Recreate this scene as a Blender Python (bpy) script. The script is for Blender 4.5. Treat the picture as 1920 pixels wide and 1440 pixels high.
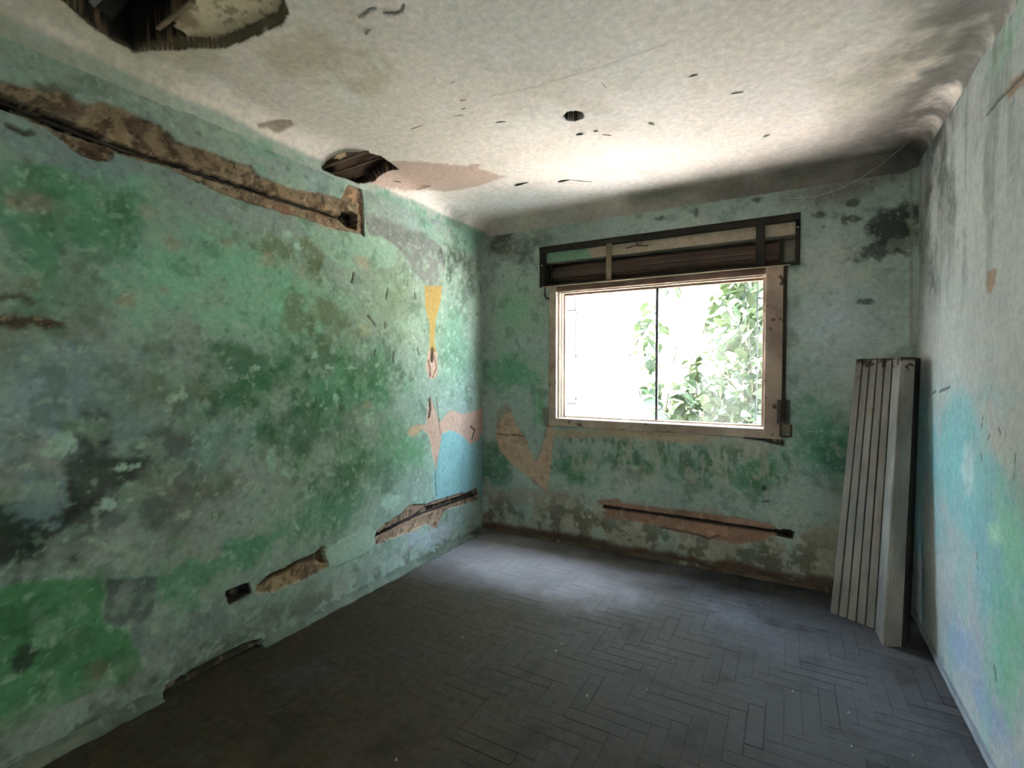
import bpy, math, random
import numpy as np
from mathutils import Vector, Matrix

# ------------------------------------------------------------------ room measures (metres)
XL, XR, YB, YR, H = -2.36, 0.648, 3.74, -0.70, 2.70     # left, right, back, rear wall planes, ceiling height
RCL, RCB, RCR = 0.14, 0.10, 0.06                        # ceiling cove radii: left, back, right
WT = 0.16                                               # outer wall thickness
scene = bpy.context.scene
for o in list(bpy.data.objects):
    bpy.data.objects.remove(o)

# ------------------------------------------------------------------ camera
cam_d = bpy.data.cameras.new('camera'); cam = bpy.data.objects.new('camera', cam_d)
scene.collection.objects.link(cam); scene.camera = cam
cam_d.sensor_width = 36.0; cam_d.lens = 929.0 / 1920.0 * 36.0; cam_d.clip_start = 0.02
cam.location = (0, 0, 1.42)
cam.rotation_euler = (math.radians(90 - 1.541), 0, math.radians(29.2))

# ------------------------------------------------------------------ sky, sun, exposure
SKY = 14.0; SUN = 142.0
world = bpy.data.worlds.new('sky'); scene.world = world; world.use_nodes = True
bg = world.node_tree.nodes['Background']
bg.inputs['Color'].default_value = (0.60, 0.80, 1.0, 1); bg.inputs['Strength'].default_value = SKY
sun_d = bpy.data.lights.new('sun', 'SUN'); sun = bpy.data.objects.new('sun', sun_d); scene.collection.objects.link(sun)
sun_d.energy = SUN; sun_d.angle = math.radians(0.6); sun_d.color = (1.0, 0.98, 0.95)
sun.rotation_euler = Vector((-0.42, -0.50, 0.76)).to_track_quat('Z', 'Y').to_euler()
sun.location = (-4, -4, 9)
por_d = bpy.data.lights.new('window_portal', 'AREA'); por = bpy.data.objects.new('window_portal', por_d); scene.collection.objects.link(por)
por_d.shape = 'RECTANGLE'; por_d.size = 1.62; por_d.size_y = 1.10; por_d.cycles.is_portal = True
por.location = (-0.88, YB + WT + 0.02, 1.53); por.rotation_euler = (math.radians(-90), 0, 0)
vs = scene.view_settings
scene.display_settings.display_device = 'sRGB'
vs.view_transform = 'Standard'; vs.look = 'None'; vs.gamma = 1.0; vs.use_curve_mapping = False; vs.exposure = 1.9
cy = scene.cycles
cy.max_bounces = 5; cy.diffuse_bounces = 5; cy.glossy_bounces = 2; cy.transparent_max_bounces = 6
cy.use_adaptive_sampling = True; cy.adaptive_threshold = 0.05
cy.sample_clamp_indirect = 0.0; cy.use_denoising = True; cy.caustics_reflective = False; cy.caustics_refractive = False

# ------------------------------------------------------------------ helpers
def lin(c):
    c = np.asarray(c, float) / 255.0
    return np.where(c <= 0.04045, c / 12.92, ((c + 0.055) / 1.055) ** 2.4)

def tag(o, label=None, cat=None, group=None, kind=None):
    if label: o['label'] = label
    if cat: o['category'] = cat
    if group: o['group'] = group
    if kind: o['kind'] = kind
    return o

def link(o, parent=None):
    scene.collection.objects.link(o)
    if parent is not None: o.parent = parent
    return o

def empty(name, loc=(0, 0, 0)):
    o = bpy.data.objects.new(name, None); o.location = loc; o.empty_display_size = 0.05
    return link(o)

def newmat(name):
    m = bpy.data.materials.new(name); m.use_nodes = True
    nt = m.node_tree; b = nt.nodes['Principled BSDF']
    return m, nt, b

def noise_mat(name, c1, c2, rough=0.85, scale=8.0, bump=0.15, stretch=(1, 1, 1), detail=6.0, spots=None, metallic=0.0, coords='Object', lo=0.35, hi=0.68, bdist=0.004):
    """two-tone weathered material, optional third colour in patches"""
    m, nt, b = newmat(name); N = nt.nodes.new; L = nt.links.new
    tc = N('ShaderNodeTexCoord'); mp = N('ShaderNodeMapping'); mp.inputs['Scale'].default_value = stretch
    L(tc.outputs[coords], mp.inputs['Vector'])
    n = N('ShaderNodeTexNoise'); n.inputs['Scale'].default_value = scale; n.inputs['Detail'].default_value = detail; n.inputs['Roughness'].default_value = 0.62
    L(mp.outputs['Vector'], n.inputs['Vector'])
    r = N('ShaderNodeValToRGB'); e = r.color_ramp.elements
    e[0].position = lo; e[1].position = hi
    e[0].color = (*lin(c1), 1); e[1].color = (*lin(c2), 1)
    L(n.outputs['Fac'], r.inputs['Fac'])
    out = r.outputs['Color']
    if spots:
        c3, sc3, th = spots
        n3 = N('ShaderNodeTexNoise'); n3.inputs['Scale'].default_value = sc3; n3.inputs['Detail'].default_value = 5
        L(mp.outputs['Vector'], n3.inputs['Vector'])
        r3 = N('ShaderNodeValToRGB'); r3.color_ramp.elements[0].position = th; r3.color_ramp.elements[1].position = th + 0.07
        L(n3.outputs['Fac'], r3.inputs['Fac'])
        mx = N('ShaderNodeMix'); mx.data_type = 'RGBA'
        L(r3.outputs['Color'], mx.inputs['Factor']); L(out, mx.inputs['A']); mx.inputs['B'].default_value = (*lin(c3), 1)
        out = mx.outputs['Result']
    L(out, b.inputs['Base Color'])
    b.inputs['Roughness'].default_value = rough; b.inputs['Metallic'].default_value = metallic
    if bump:
        bp = N('ShaderNodeBump'); bp.inputs['Strength'].default_value = bump; bp.inputs['Distance'].default_value = bdist
        L(n.outputs['Fac'], bp.inputs['Height']); L(bp.outputs['Normal'], b.inputs['Normal'])
    return m

class MB:
    """collects boxes / prisms / tubes into one mesh"""
    def __init__(s): s.v = []; s.f = []
    def add(s, vs_, fs_):
        k = len(s.v); s.v += [tuple(map(float, p)) for p in vs_]; s.f += [tuple(i + k for i in f) for f in fs_]; return s
    def prism(s, bot, top):
        n = len(bot); v = list(bot) + list(top)
        f = [tuple(range(n - 1, -1, -1)), tuple(range(n, 2 * n))] + [(i, (i + 1) % n, n + (i + 1) % n, n + i) for i in range(n)]
        return s.add(v, f)
    def box(s, a, b, ch=0.0):
        x0, y0, z0 = (min(a[i], b[i]) for i in range(3)); x1, y1, z1 = (max(a[i], b[i]) for i in range(3))
        if ch <= 0:
            return s.prism([(x0, y0, z0), (x1, y0, z0), (x1, y1, z0), (x0, y1, z0)], [(x0, y0, z1), (x1, y0, z1), (x1, y1, z1), (x0, y1, z1)])
        c = ch                                         # long bar with its four long edges chamfered
        d = (x1 - x0, y1 - y0, z1 - z0); ax = d.index(max(d)); o = [(ax + 1) % 3, (ax + 2) % 3]
        lo = (x0, y0, z0); hi = (x1, y1, z1); p0, p1, q0, q1 = lo[o[0]], hi[o[0]], lo[o[1]], hi[o[1]]
        ring = [(p0 + c, q0), (p1 - c, q0), (p1, q0 + c), (p1, q1 - c), (p1 - c, q1), (p0 + c, q1), (p0, q1 - c), (p0, q0 + c)]
        def P(t, pq):
            r = [0, 0, 0]; r[ax] = t; r[o[0]] = pq[0]; r[o[1]] = pq[1]; return tuple(r)
        return s.prism([P(lo[ax], q) for q in ring], [P(hi[ax], q) for q in ring])
    def tube(s, pts, rad, n=8):
        pts = [Vector(p) for p in pts]; rings = []
        for i, p in enumerate(pts):
            t = (pts[min(i + 1, len(pts) - 1)] - pts[max(i - 1, 0)]).normalized()
            u = t.cross(Vector((0, 0, 1)));  u = u if u.length > 1e-3 else t.cross(Vector((0, 1, 0)))
            u.normalize(); w = t.cross(u); r = rad[i] if hasattr(rad, '__len__') else rad
            rings.append([p + (u * math.cos(a) + w * math.sin(a)) * r for a in (2 * math.pi * k / n for k in range(n))])
        k = len(s.v)
        for r in rings: s.v += [tuple(p) for p in r]
        for i in range(len(rings) - 1):
            for j in range(n):
                s.f.append((k + i * n + j, k + i * n + (j + 1) % n, k + (i + 1) * n + (j + 1) % n, k + (i + 1) * n + j))
        s.f.append(tuple(k + j for j in range(n - 1, -1, -1))); s.f.append(tuple(k + (len(rings) - 1) * n + j for j in range(n)))
        return s
    def mesh(s, name, mat, smooth=False):
        me = bpy.data.meshes.new(name); me.from_pydata(s.v, [], s.f); me.materials.append(mat)
        if smooth: me.polygons.foreach_set('use_smooth', [True] * len(me.polygons))
        me.update(); return me
    def build(s, name, mat, parent=None, smooth=False):
        o = bpy.data.objects.new(name, s.mesh(name, mat, smooth)); link(o, parent)
        if parent is not None: o.matrix_parent_inverse = Matrix.Translation(-parent.location)
        return o

# ------------------------------------------------------------------ numpy noise
def vnoise(x, y, seed):
    xi = np.floor(x).astype(np.int64); yi = np.floor(y).astype(np.int64); fx = x - xi; fy = y - yi
    fx = fx * fx * fx * (fx * (fx * 6 - 15) + 10); fy = fy * fy * fy * (fy * (fy * 6 - 15) + 10)
    def hsh(a, b):
        n = (a * 374761393 + b * 668265263 + seed * 1442695041) & 0xffffffff
        n = ((n ^ (n >> 13)) * 1274126177) & 0xffffffff
        return ((n ^ (n >> 16)) & 0xffff) / 65535.0
    a = hsh(xi, yi); b = hsh(xi + 1, yi); c = hsh(xi, yi + 1); d = hsh(xi + 1, yi + 1)
    return (a + (b - a) * fx) * (1 - fy) + (c + (d - c) * fx) * fy

def fbm(x, y, freq, octv=4, seed=1, gain=0.55):
    t = np.zeros(np.broadcast(x, y).shape); amp = 1.0; tot = 0
    for k in range(octv):
        t = t + amp * vnoise(x * freq + 17.3 * k, y * freq - 9.1 * k, seed + 31 * k); tot += amp; amp *= gain; freq *= 2.03
    return t / tot

def sstep(a, b, x):
    t = np.clip((x - a) / (b - a), 0, 1); return t * t * (3 - 2 * t)

class Surf:
    """a wall or ceiling as a fine grid over (a, b) in metres, carrying paint colour and relief depth"""
    def __init__(s, a, b, base, seed):
        s.a = np.asarray(a, float); s.b = np.asarray(b, float); s.seed = seed
        s.A, s.B = np.meshgrid(s.a, s.b, indexing='ij')
        s.col = np.empty(s.A.shape + (3,)); s.col[:] = lin(base); s.h = np.zeros(s.A.shape)
        s.w1 = fbm(s.A, s.B, 3.5, 3, seed + 1) - 0.5; s.w2 = fbm(s.A, s.B, 3.5, 3, seed + 2) - 0.5
        s.w3 = fbm(s.A, s.B, 22, 4, seed + 3, 0.75) - 0.5; s.w4 = fbm(s.A, s.B, 22, 4, seed + 4, 0.75) - 0.5
    def win(s, lo, hi, m):
        i0, i1 = np.searchsorted(s.a, [lo[0] - m, hi[0] + m]); j0, j1 = np.searchsorted(s.b, [lo[1] - m, hi[1] + m])
        return slice(i0, i1), slice(j0, j1)
    def sdf(s, poly, big, fine, m):
        P = np.array(poly, float); sl = s.win(P.min(0), P.max(0), m)
        X = s.A[sl] + big * s.w1[sl] * 2 + fine * s.w3[sl] * 2; Y = s.B[sl] + big * s.w2[sl] * 2 + fine * s.w4[sl] * 2
        d = np.full(X.shape, 1e9); ins = np.zeros(X.shape, bool)
        for k in range(len(P)):
            p, q = P[k], P[(k + 1) % len(P)]; e = q - p
            t = np.clip(((X - p[0]) * e[0] + (Y - p[1]) * e[1]) / max(e @ e, 1e-12), 0, 1)
            d = np.minimum(d, np.hypot(X - p[0] - t * e[0], Y - p[1] - t * e[1]))
            c = ((p[1] > Y) != (q[1] > Y)) & (X < (q[0] - p[0]) * (Y - p[1]) / (q[1] - p[1] + 1e-12) + p[0]); ins ^= c
        return sl, np.where(ins, d, -d)
    def mix(s, sl, m, color):
        s.col[sl] = s.col[sl] * (1 - m[..., None]) + lin(color) * m[..., None]
    def fill(s, poly, color=None, soft=0.012, op=1.0, big=0.012, fine=0.008, depth=None, edge=0.005, rough=0.0, mottle=0.0, rf=40, grow=0.0):
        sl, d = s.sdf(poly, big, fine, 0.10 + soft)
        if color is not None:
            m = sstep(-soft, soft, d + grow) * op
            if mottle:
                n = fbm(s.A[sl], s.B[sl], 14, 4, s.seed + 71); m = m * sstep(0.5 - 0.5 * (1 - mottle) - 0.12, 0.5 - 0.5 * (1 - mottle) + 0.12, n)
            s.mix(sl, m, color)
        if depth is not None:
            m = sstep(-edge * 0.5, edge * 0.5, d)
            r = (fbm(s.A[sl], s.B[sl], rf, 4, s.seed + 55) - 0.5) * 2 * rough
            s.h[sl] = np.where(m > 0, s.h[sl] * (1 - m) + m * (-depth + r), s.h[sl])
    def spot(s, c, r, color, op=1.0, k=0.9, soft=0.35, freq=9.0, seed=0):
        sl = s.win((c[0] - r[0] * 1.6, c[1] - r[1] * 1.6), (c[0] + r[0] * 1.6, c[1] + r[1] * 1.6), 0)
        A, B = s.A[sl], s.B[sl]
        if A.size == 0: return
        q = np.hypot((A - c[0]) / r[0], (B - c[1]) / r[1])
        n = fbm(A, B, freq, 5, s.seed + 100 + seed, 0.6)
        s.mix(sl, sstep(-0.1, soft * 1.9, (1 - q) + k * (n - 0.5) * 2) * sstep(1.6, 1.2, q) * op, color)
    def line(s, pts, wid, color=None, depth=None, soft=0.004, fine=0.005, rough=0.0, op=1.0):
        P = np.array(pts, float); wid = np.broadcast_to(np.asarray(wid, float), (len(P),)); sl = s.win(P.min(0), P.max(0), 0.08)
        X = s.A[sl] + fine * s.w3[sl] * 2; Y = s.B[sl] + fine * s.w4[sl] * 2; best = np.full(X.shape, -1e9)
        for k in range(len(P) - 1):
            p, q = P[k], P[k + 1]; e = q - p
            t = np.clip(((X - p[0]) * e[0] + (Y - p[1]) * e[1]) / (e @ e), 0, 1)
            best = np.maximum(best, wid[k] * (1 - t) + wid[k + 1] * t - np.hypot(X - p[0] - t * e[0], Y - p[1] - t * e[1]))
        m = sstep(-soft, soft, best)
        if color is not None: s.mix(sl, m * op, color)
        if depth is not None: s.h[sl] = s.h[sl] * (1 - m) + m * (-depth)
    def mottle(s, color, freq, th, soft, op, seed, sa=1.0, sb=1.0, mask=None):
        n = fbm(s.A * sa, s.B * sb, freq, 5, s.seed + 200 + seed, 0.6); m = sstep(th, th + soft, n) * op
        if mask is not None: m = m * mask
        s.col = s.col * (1 - m[..., None]) + lin(color) * m[..., None]
    def shade(s, freq, amt, seed, sa=1.0, sb=1.0):
        s.col *= (1 + amt * 2 * (fbm(s.A * sa, s.B * sb, freq, 5, s.seed + 300 + seed, 0.62) - 0.5))[..., None]
    def mesh(s, name, pos, mat, keep=None, flip=False, extra=None):
        n, m = s.A.shape; idx = np.arange(n * m).reshape(n, m)
        f = np.stack([idx[:-1, :-1], idx[1:, :-1], idx[1:, 1:], idx[:-1, 1:]], -1)
        if flip: f = f[..., ::-1]
        f = f.reshape(-1, 4)
        if keep is not None: f = f[keep.reshape(-1)]
        v = pos.reshape(-1, 3); c = np.concatenate([np.clip(s.col.reshape(-1, 3), 0, 1), np.ones((n * m, 1))], 1)
        if extra is not None:
            ev, ef, ec = extra; f = np.concatenate([f, np.asarray(ef) + len(v)]); v = np.concatenate([v, np.asarray(ev, float)])
            c = np.concatenate([c, np.tile(np.append(lin(ec), 1.0), (len(ev), 1))])
        me = bpy.data.meshes.new(name); me.vertices.add(len(v)); me.vertices.foreach_set('co', v.ravel())
        me.loops.add(f.size); me.loops.foreach_set('vertex_index', f.ravel().astype(np.int32))
        me.polygons.add(len(f)); me.polygons.foreach_set('loop_start', np.arange(0, f.size, 4, dtype=np.int32))
        me.polygons.foreach_set('use_smooth', np.ones(len(f), bool))
        at = me.color_attributes.new('paint', 'FLOAT_COLOR', 'POINT'); at.data.foreach_set('color', c.ravel().astype(np.float32))
        me.materials.append(mat); me.update(); me.validate(); me.set_sharp_from_angle(angle=math.radians(38))
        o = bpy.data.objects.new(name, me); link(o); return o

def axis(lo, hi, step, fine_lo, fine_hi, coarse=0.06, marks=()):
    g = np.concatenate([np.arange(lo, fine_lo, coarse), np.arange(fine_lo, fine_hi, step), np.arange(fine_hi, hi, coarse), [lo, hi]])
    g = np.sort(g[(g >= lo) & (g <= hi)])
    for mk in marks:
        g = np.append(g[np.abs(g - mk) > step * 0.45], mk)
    g = np.sort(g); return g[np.concatenate([[True], np.diff(g) > 1e-6])]

# plaster material: reads the paint layers of the surface, adds fine grain, grime and relief
def plaster_mat(name):
    m, nt, b = newmat(name); N = nt.nodes.new; L = nt.links.new
    at = N('ShaderNodeAttribute'); at.attribute_name = 'paint'
    tc = N('ShaderNodeTexCoord')
    n1 = N('ShaderNodeTexNoise'); n1.inputs['Scale'].default_value = 30; n1.inputs['Detail'].default_value = 3.5; n1.inputs['Roughness'].default_value = 0.72
    L(tc.outputs['Object'], n1.inputs['Vector'])
    mr = N('ShaderNodeMapRange'); mr.inputs['From Min'].default_value = 0.3; mr.inputs['From Max'].default_value = 0.7; mr.inputs['To Min'].default_value = 0.84; mr.inputs['To Max'].default_value = 1.14
    L(n1.outputs['Fac'], mr.inputs['Value'])
    vm = N('ShaderNodeVectorMath'); vm.operation = 'SCALE'; L(at.outputs['Color'], vm.inputs[0]); L(mr.outputs['Result'], vm.inputs['Scale'])
    L(vm.outputs['Vector'], b.inputs['Base Color'])
    b.inputs['Roughness'].default_value = 0.92; b.inputs['Specular IOR Level'].default_value = 0.25
    return m
M_PL = plaster_mat('painted_plaster')

# paint and plaster colours, shared by all walls
MINT = (138, 192, 160); GREEN = (88, 142, 106); DEEP = (56, 100, 64); PALE = (126, 142, 116); OLIVE = (108, 116, 84)
GREY = (150, 154, 146); BLUEGREY = (128, 148, 148); MOULD = (52, 56, 46); DARKGREY = (92, 98, 92); LIGHT = (126, 128, 122)
BROWN = (136, 114, 92); DKBROWN = (84, 64, 48); PINK = (192, 154, 134); CREAM = (222, 212, 194); YELLOW = (166, 138, 80); AQUA = (132, 174, 172)
HOLE_DARK = (26, 22, 18); TAN = (172, 144, 112); RUST = (110, 62, 38)  # first tone: near-black inside holes, grooves and boxes

# ------------------------------------------------------------------ left wall: green paint over old plaster, coordinates (y, z)
LW = Surf(axis(YR, YB, 0.0075, 0.56, YB), axis(0, H - RCL + 0.012, 0.0075, 0, H), (144, 158, 144), 11)
lw = LW
lw.shade(2.2, 0.22, 1)
lw.mottle((214, 216, 206), 2.0, 0.0, 0.02, 0.9, 9, mask=sstep(0.5, 0.2, lw.A))  # near end out of view, made pale to bounce more light
# broad fields of paint, bare plaster and mould
lw.spot((1.194, 1.924), (0.55, 0.42), MINT, 0.9, 0.7, 0.5, 5, 1)
lw.spot((1.687, 1.856), (0.50, 0.40), MINT, 0.9, 0.7, 0.5, 5, 2)
lw.spot((0.720, 1.980), (0.30, 0.35), GREEN, 0.8, 0.8, 0.5, 7, 3)
lw.spot((0.907, 1.990), (0.22, 0.22), GREEN, 0.8, 0.8, 0.4, 9, 4)
lw.spot((0.996, 2.034), (0.08, 0.10), DEEP, 0.7, 0.8, 0.5, 12, 5)
lw.spot((2.578, 1.912), (0.42, 0.36), PALE, 0.95, 0.6, 0.5, 5, 6)
lw.spot((3.255, 1.656), (0.40, 0.60), (110, 144, 120), 0.9, 0.5, 0.5, 4, 7)
lw.spot((2.029, 1.341), (0.75, 0.30), GREEN, 0.9, 0.9, 0.5, 7, 8)
lw.spot((1.560, 1.352), (0.35, 0.30), DEEP, 0.75, 1.1, 0.35, 10, 9)
lw.spot((1.919, 1.526), (0.30, 0.12), DEEP, 0.6, 1.2, 0.35, 12, 10)
lw.spot((2.374, 1.403), (0.40, 0.22), DEEP, 0.55, 1.2, 0.45, 11, 11)
lw.spot((1.842, 1.107), (0.28, 0.22), DEEP, 0.7, 1.1, 0.4, 10, 12)
lw.spot((2.569, 0.852), (0.60, 0.28), (84, 140, 90), 0.85, 0.8, 0.8, 6, 13)
lw.spot((2.103, 0.822), (0.28, 0.24), DEEP, 0.7, 1.0, 0.4, 9, 14)
lw.spot((2.020, 0.583), (0.40, 0.16), (92, 138, 106), 0.8, 0.9, 0.4, 8, 15)
lw.spot((1.958, 1.742), (0.26, 0.18), OLIVE, 0.75, 1.1, 0.4, 9, 16)
lw.spot((1.926, 2.071), (0.10, 0.14), OLIVE, 0.85, 1.1, 0.3, 13, 17)
lw.spot((1.690, 2.052), (0.24, 0.07), OLIVE, 0.75, 1.1, 0.3, 13, 18)
lw.spot((2.284, 1.673), (0.18, 0.10), (176, 172, 130), 0.55, 1.0, 0.5, 10, 19)
lw.spot((0.796, 1.291), (0.42, 0.34), (136, 156, 162), 0.85, 0.9, 0.5, 6, 20)
lw.spot((1.039, 1.276), (0.34, 0.22), (122, 140, 128), 0.8, 1.0, 0.5, 7, 21)
lw.spot((1.183, 1.314), (0.16, 0.10), OLIVE, 0.7, 1.1, 0.4, 10, 22)
lw.spot((0.712, 1.563), (0.24, 0.14), (130, 132, 110), 0.8, 1.1, 0.4, 8, 23)
lw.spot((0.799, 1.450), (0.30, 0.10), (128, 150, 138), 0.7, 1.1, 0.5, 9, 24)
lw.spot((1.341, 1.006), (0.30, 0.26), (118, 150, 140), 0.8, 1.0, 0.5, 8, 25)
lw.spot((1.441, 0.833), (0.22, 0.22), GREY, 0.65, 1.2, 0.35, 10, 26)
lw.spot((1.112, 0.880), (0.40, 0.26), (112, 112, 96), 0.8, 1.0, 0.5, 7, 27)
lw.spot((1.075, 1.070), (0.28, 0.18), DARKGREY, 0.85, 1.1, 0.4, 9, 28)
lw.spot((0.855, 0.999), (0.24, 0.22), MOULD, 0.75, 1.2, 0.4, 9, 29)
lw.spot((0.657, 0.906), (0.22, 0.28), MOULD, 0.92, 1.0, 0.4, 7, 30)
lw.spot((0.771, 0.816), (0.22, 0.16), MOULD, 0.75, 1.2, 0.35, 9, 31)
lw.spot((0.702, 1.067), (0.10, 0.16), GREY, 0.85, 1.2, 0.3, 12, 32)
lw.spot((0.714, 0.949), (0.07, 0.13), BLUEGREY, 0.85, 1.2, 0.3, 14, 33)
lw.spot((0.901, 0.757), (0.20, 0.10), GREY, 0.6, 1.3, 0.3, 13, 34)
lw.spot((1.287, 0.667), (0.24, 0.14), GREY, 0.7, 1.2, 0.35, 10, 35)
lw.spot((0.974, 0.845), (0.16, 0.10), DARKGREY, 0.7, 1.2, 0.35, 12, 36)
lw.spot((1.519, 0.519), (0.22, 0.11), (90, 140, 112), 0.9, 0.8, 0.3, 10, 37)
lw.spot((1.214, 0.494), (0.24, 0.14), (92, 140, 106), 0.85, 0.9, 0.35, 9, 38)
lw.spot((1.233, 0.241), (0.34, 0.16), (116, 126, 122), 0.8, 1.0, 0.4, 9, 39)
lw.spot((1.794, 0.132), (0.45, 0.10), (122, 134, 112), 0.8, 1.0, 0.4, 9, 40)
lw.spot((1.485, 0.098), (0.40, 0.08), (100, 106, 84), 0.7, 1.1, 0.4, 11, 41)
lw.spot((3.038, 0.161), (0.45, 0.14), (158, 164, 168), 0.9, 0.8, 0.4, 9, 42)
# green flake of paint still clinging low on the left, grey scar beside it
lw.fill([(0.560, 0.679), (0.694, 0.665), (0.831, 0.630), (0.902, 0.608), (0.911, 0.540), (0.892, 0.463), (0.895, 0.415), (0.977, 0.346), (1.024, 0.236), (1.039, 0.153), (0.952, 0.129), (0.774, 0.149), (0.550, 0.157)], (84, 138, 92), 0.010, 0.95, 0.03, 0.016, depth=-0.0025)
lw.spot((0.692, 0.549), (0.14, 0.07), DEEP, 0.6, 1.2, 0.4, 12, 43)
lw.spot((0.668, 0.397), (0.04, 0.06), MOULD, 0.8, 0.9, 0.3, 18, 44)
lw.spot((0.866, 0.237), (0.06, 0.04), BROWN, 0.6, 1.0, 0.4, 18, 45)
lw.fill([(0.912, 0.594), (1.090, 0.535), (1.073, 0.385), (1.027, 0.355), (0.951, 0.376), (0.895, 0.423), (0.911, 0.519)], (98, 106, 102), 0.008, 0.9, 0.01, 0.01, depth=0.003)
lw.spot((0.978, 0.525), (0.05, 0.07), GREY, 0.7, 1.2, 0.3, 14, 46)
# grey render strip under the upper chase, bare white plaster towards the corner
lw.fill([(0.606, 2.302), (0.726, 2.301), (0.814, 2.261), (0.946, 2.240), (1.136, 2.280), (1.361, 2.255), (1.632, 2.244), (1.965, 2.246), (2.002, 2.209), (1.755, 2.145), (1.488, 2.108), (1.409, 2.139), (1.287, 2.124), (1.198, 2.204), (1.056, 2.225), (0.860, 2.183), (0.603, 2.142)], (140, 152, 146), 0.02, 0.92, 0.02, 0.014, depth=-0.001)
lw.spot((0.861, 2.219), (0.20, 0.07), BLUEGREY, 0.7, 1.0, 0.4, 9, 47)
lw.spot((1.546, 2.299), (0.12, 0.05), (104, 126, 108), 0.8, 1.2, 0.4, 14, 48)
lw.fill([(1.823, 2.239), (2.120, 2.269), (2.336, 2.289), (2.505, 2.308), (2.608, 2.244), (2.580, 2.130), (2.334, 2.068), (2.117, 2.046), (1.927, 2.146)], (146, 174, 152), 0.02, 0.8, 0.02, 0.012)
lw.fill([(2.312, 2.578), (2.492, 2.523), (2.691, 2.477), (2.925, 2.429), (3.092, 2.379), (3.146, 2.233), (3.104, 2.069), (2.910, 2.056), (2.779, 2.120), (2.689, 2.224), (2.540, 2.280), (2.470, 2.300), (2.336, 2.289), (2.310, 2.417)], LIGHT, 0.008, 0.97, 0.012, 0.01, depth=-0.003)
lw.fill([(2.387, 2.643), (2.692, 2.633), (3.120, 2.557), (3.260, 2.466), (3.119, 2.384), (2.925, 2.429), (2.691, 2.477), (2.492, 2.523)], (138, 164, 142), 0.012, 0.9, 0.012, 0.01)
lw.spot((3.259, 2.338), (0.24, 0.20), MOULD, 0.75, 1.3, 0.5, 10, 49)
lw.spot((3.407, 2.105), (0.16, 0.22), (84, 96, 84), 0.7, 1.2, 0.5, 9, 50)
# paler, cleaner paint just under the ceiling cove
lw.mottle((150, 164, 152), 3.0, 0.30, 0.2, 0.9, 11, mask=sstep(2.40, 2.46, lw.B + 0.05 * lw.w1))
lw.mottle((128, 168, 148), 4.0, 0.46, 0.14, 0.8, 12, mask=sstep(2.38, 2.46, lw.B + 0.05 * lw.w2) * sstep(1.2, 1.7, lw.A))
lw.mottle((150, 160, 158), 4.0, 0.50, 0.14, 0.7, 13, mask=sstep(2.38, 2.46, lw.B) * sstep(1.5, 1.8, lw.A))
# flakes that show the pink undercoat
for (p, r) in [((1.083, 2.084), (0.045, 0.035)), ((1.184, 1.973), (0.05, 0.045)), ((1.008, 1.703), (0.05, 0.032)), ((1.144, 1.765), (0.035, 0.025)), ((1.643, 1.987), (0.07, 0.05)), ((2.289, 2.104), (0.10, 0.045)), ((1.421, 2.046), (0.045, 0.03)), ((0.706, 2.014), (0.08, 0.05)), ((1.836, 1.965), (0.04, 0.03)), ((2.325, 1.197), (0.05, 0.03))]:
    lw.spot(p, r, (164, 146, 124), 0.62, 0.8, 0.35, 16, 51)
# pale crumbs of lime left on the green
for (p, r) in [((1.644, 0.959), (0.025, 0.06)), ((1.754, 0.869), (0.055, 0.035)), ((1.855, 0.730), (0.02, 0.045)), ((1.783, 0.568), (0.02, 0.03)), ((2.539, 0.519), (0.13, 0.055)), ((2.777, 0.490), (0.04, 0.03)), ((2.324, 1.094), (0.05, 0.04)), ((1.561, 1.434), (0.02, 0.015)), ((2.030, 1.436), (0.05, 0.02)), ((2.194, 1.436), (0.06, 0.015)), ((1.918, 1.511), (0.02, 0.02)), ((1.481, 1.643), (0.05, 0.012)), ((1.424, 1.433), (0.03, 0.012)), ((2.068, 1.261), (0.02, 0.03)), ((1.206, 1.325), (0.02, 0.03)), ((1.172, 1.303), (0.015, 0.02)), ((0.778, 1.153), (0.05, 0.04)), ((1.006, 1.025), (0.04, 0.02)), ((0.930, 0.888), (0.03, 0.03)), ((1.755, 2.151), (0.03, 0.02)), ((1.821, 2.108), (0.03, 0.02))]:
    lw.spot(p, r, (170, 196, 178), 0.8, 1.3, 0.2, 26, 52)
lw.mottle((150, 176, 150), 11, 0.55, 0.16, 0.40, 1)
lw.mottle((70, 96, 66), 8, 0.58, 0.16, 0.40, 2)
lw.mottle((178, 196, 172), 26, 0.64, 0.10, 0.40, 3)
lw.mottle((60, 70, 54), 30, 0.68, 0.08, 0.30, 4)
# aqua in the corner above the floor chase, bluish sky light put into colour
lw.fill([(3.083, 0.985), (3.326, 1.005), (3.691, 1.019), (3.715, 0.302), (3.323, 0.389), (3.026, 0.372), (2.988, 0.586)], AQUA, 0.03, 0.85, 0.03, 0.012)
# lower strip of bare render
lw.mottle((150, 152, 140), 6, 0.45, 0.15, 0.55, 5, mask=sstep(0.30, 0.12, lw.B))
lw.mottle((84, 86, 66), 10, 0.52, 0.10, 0.6, 6, mask=sstep(0.22, 0.06, lw.B))
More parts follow.
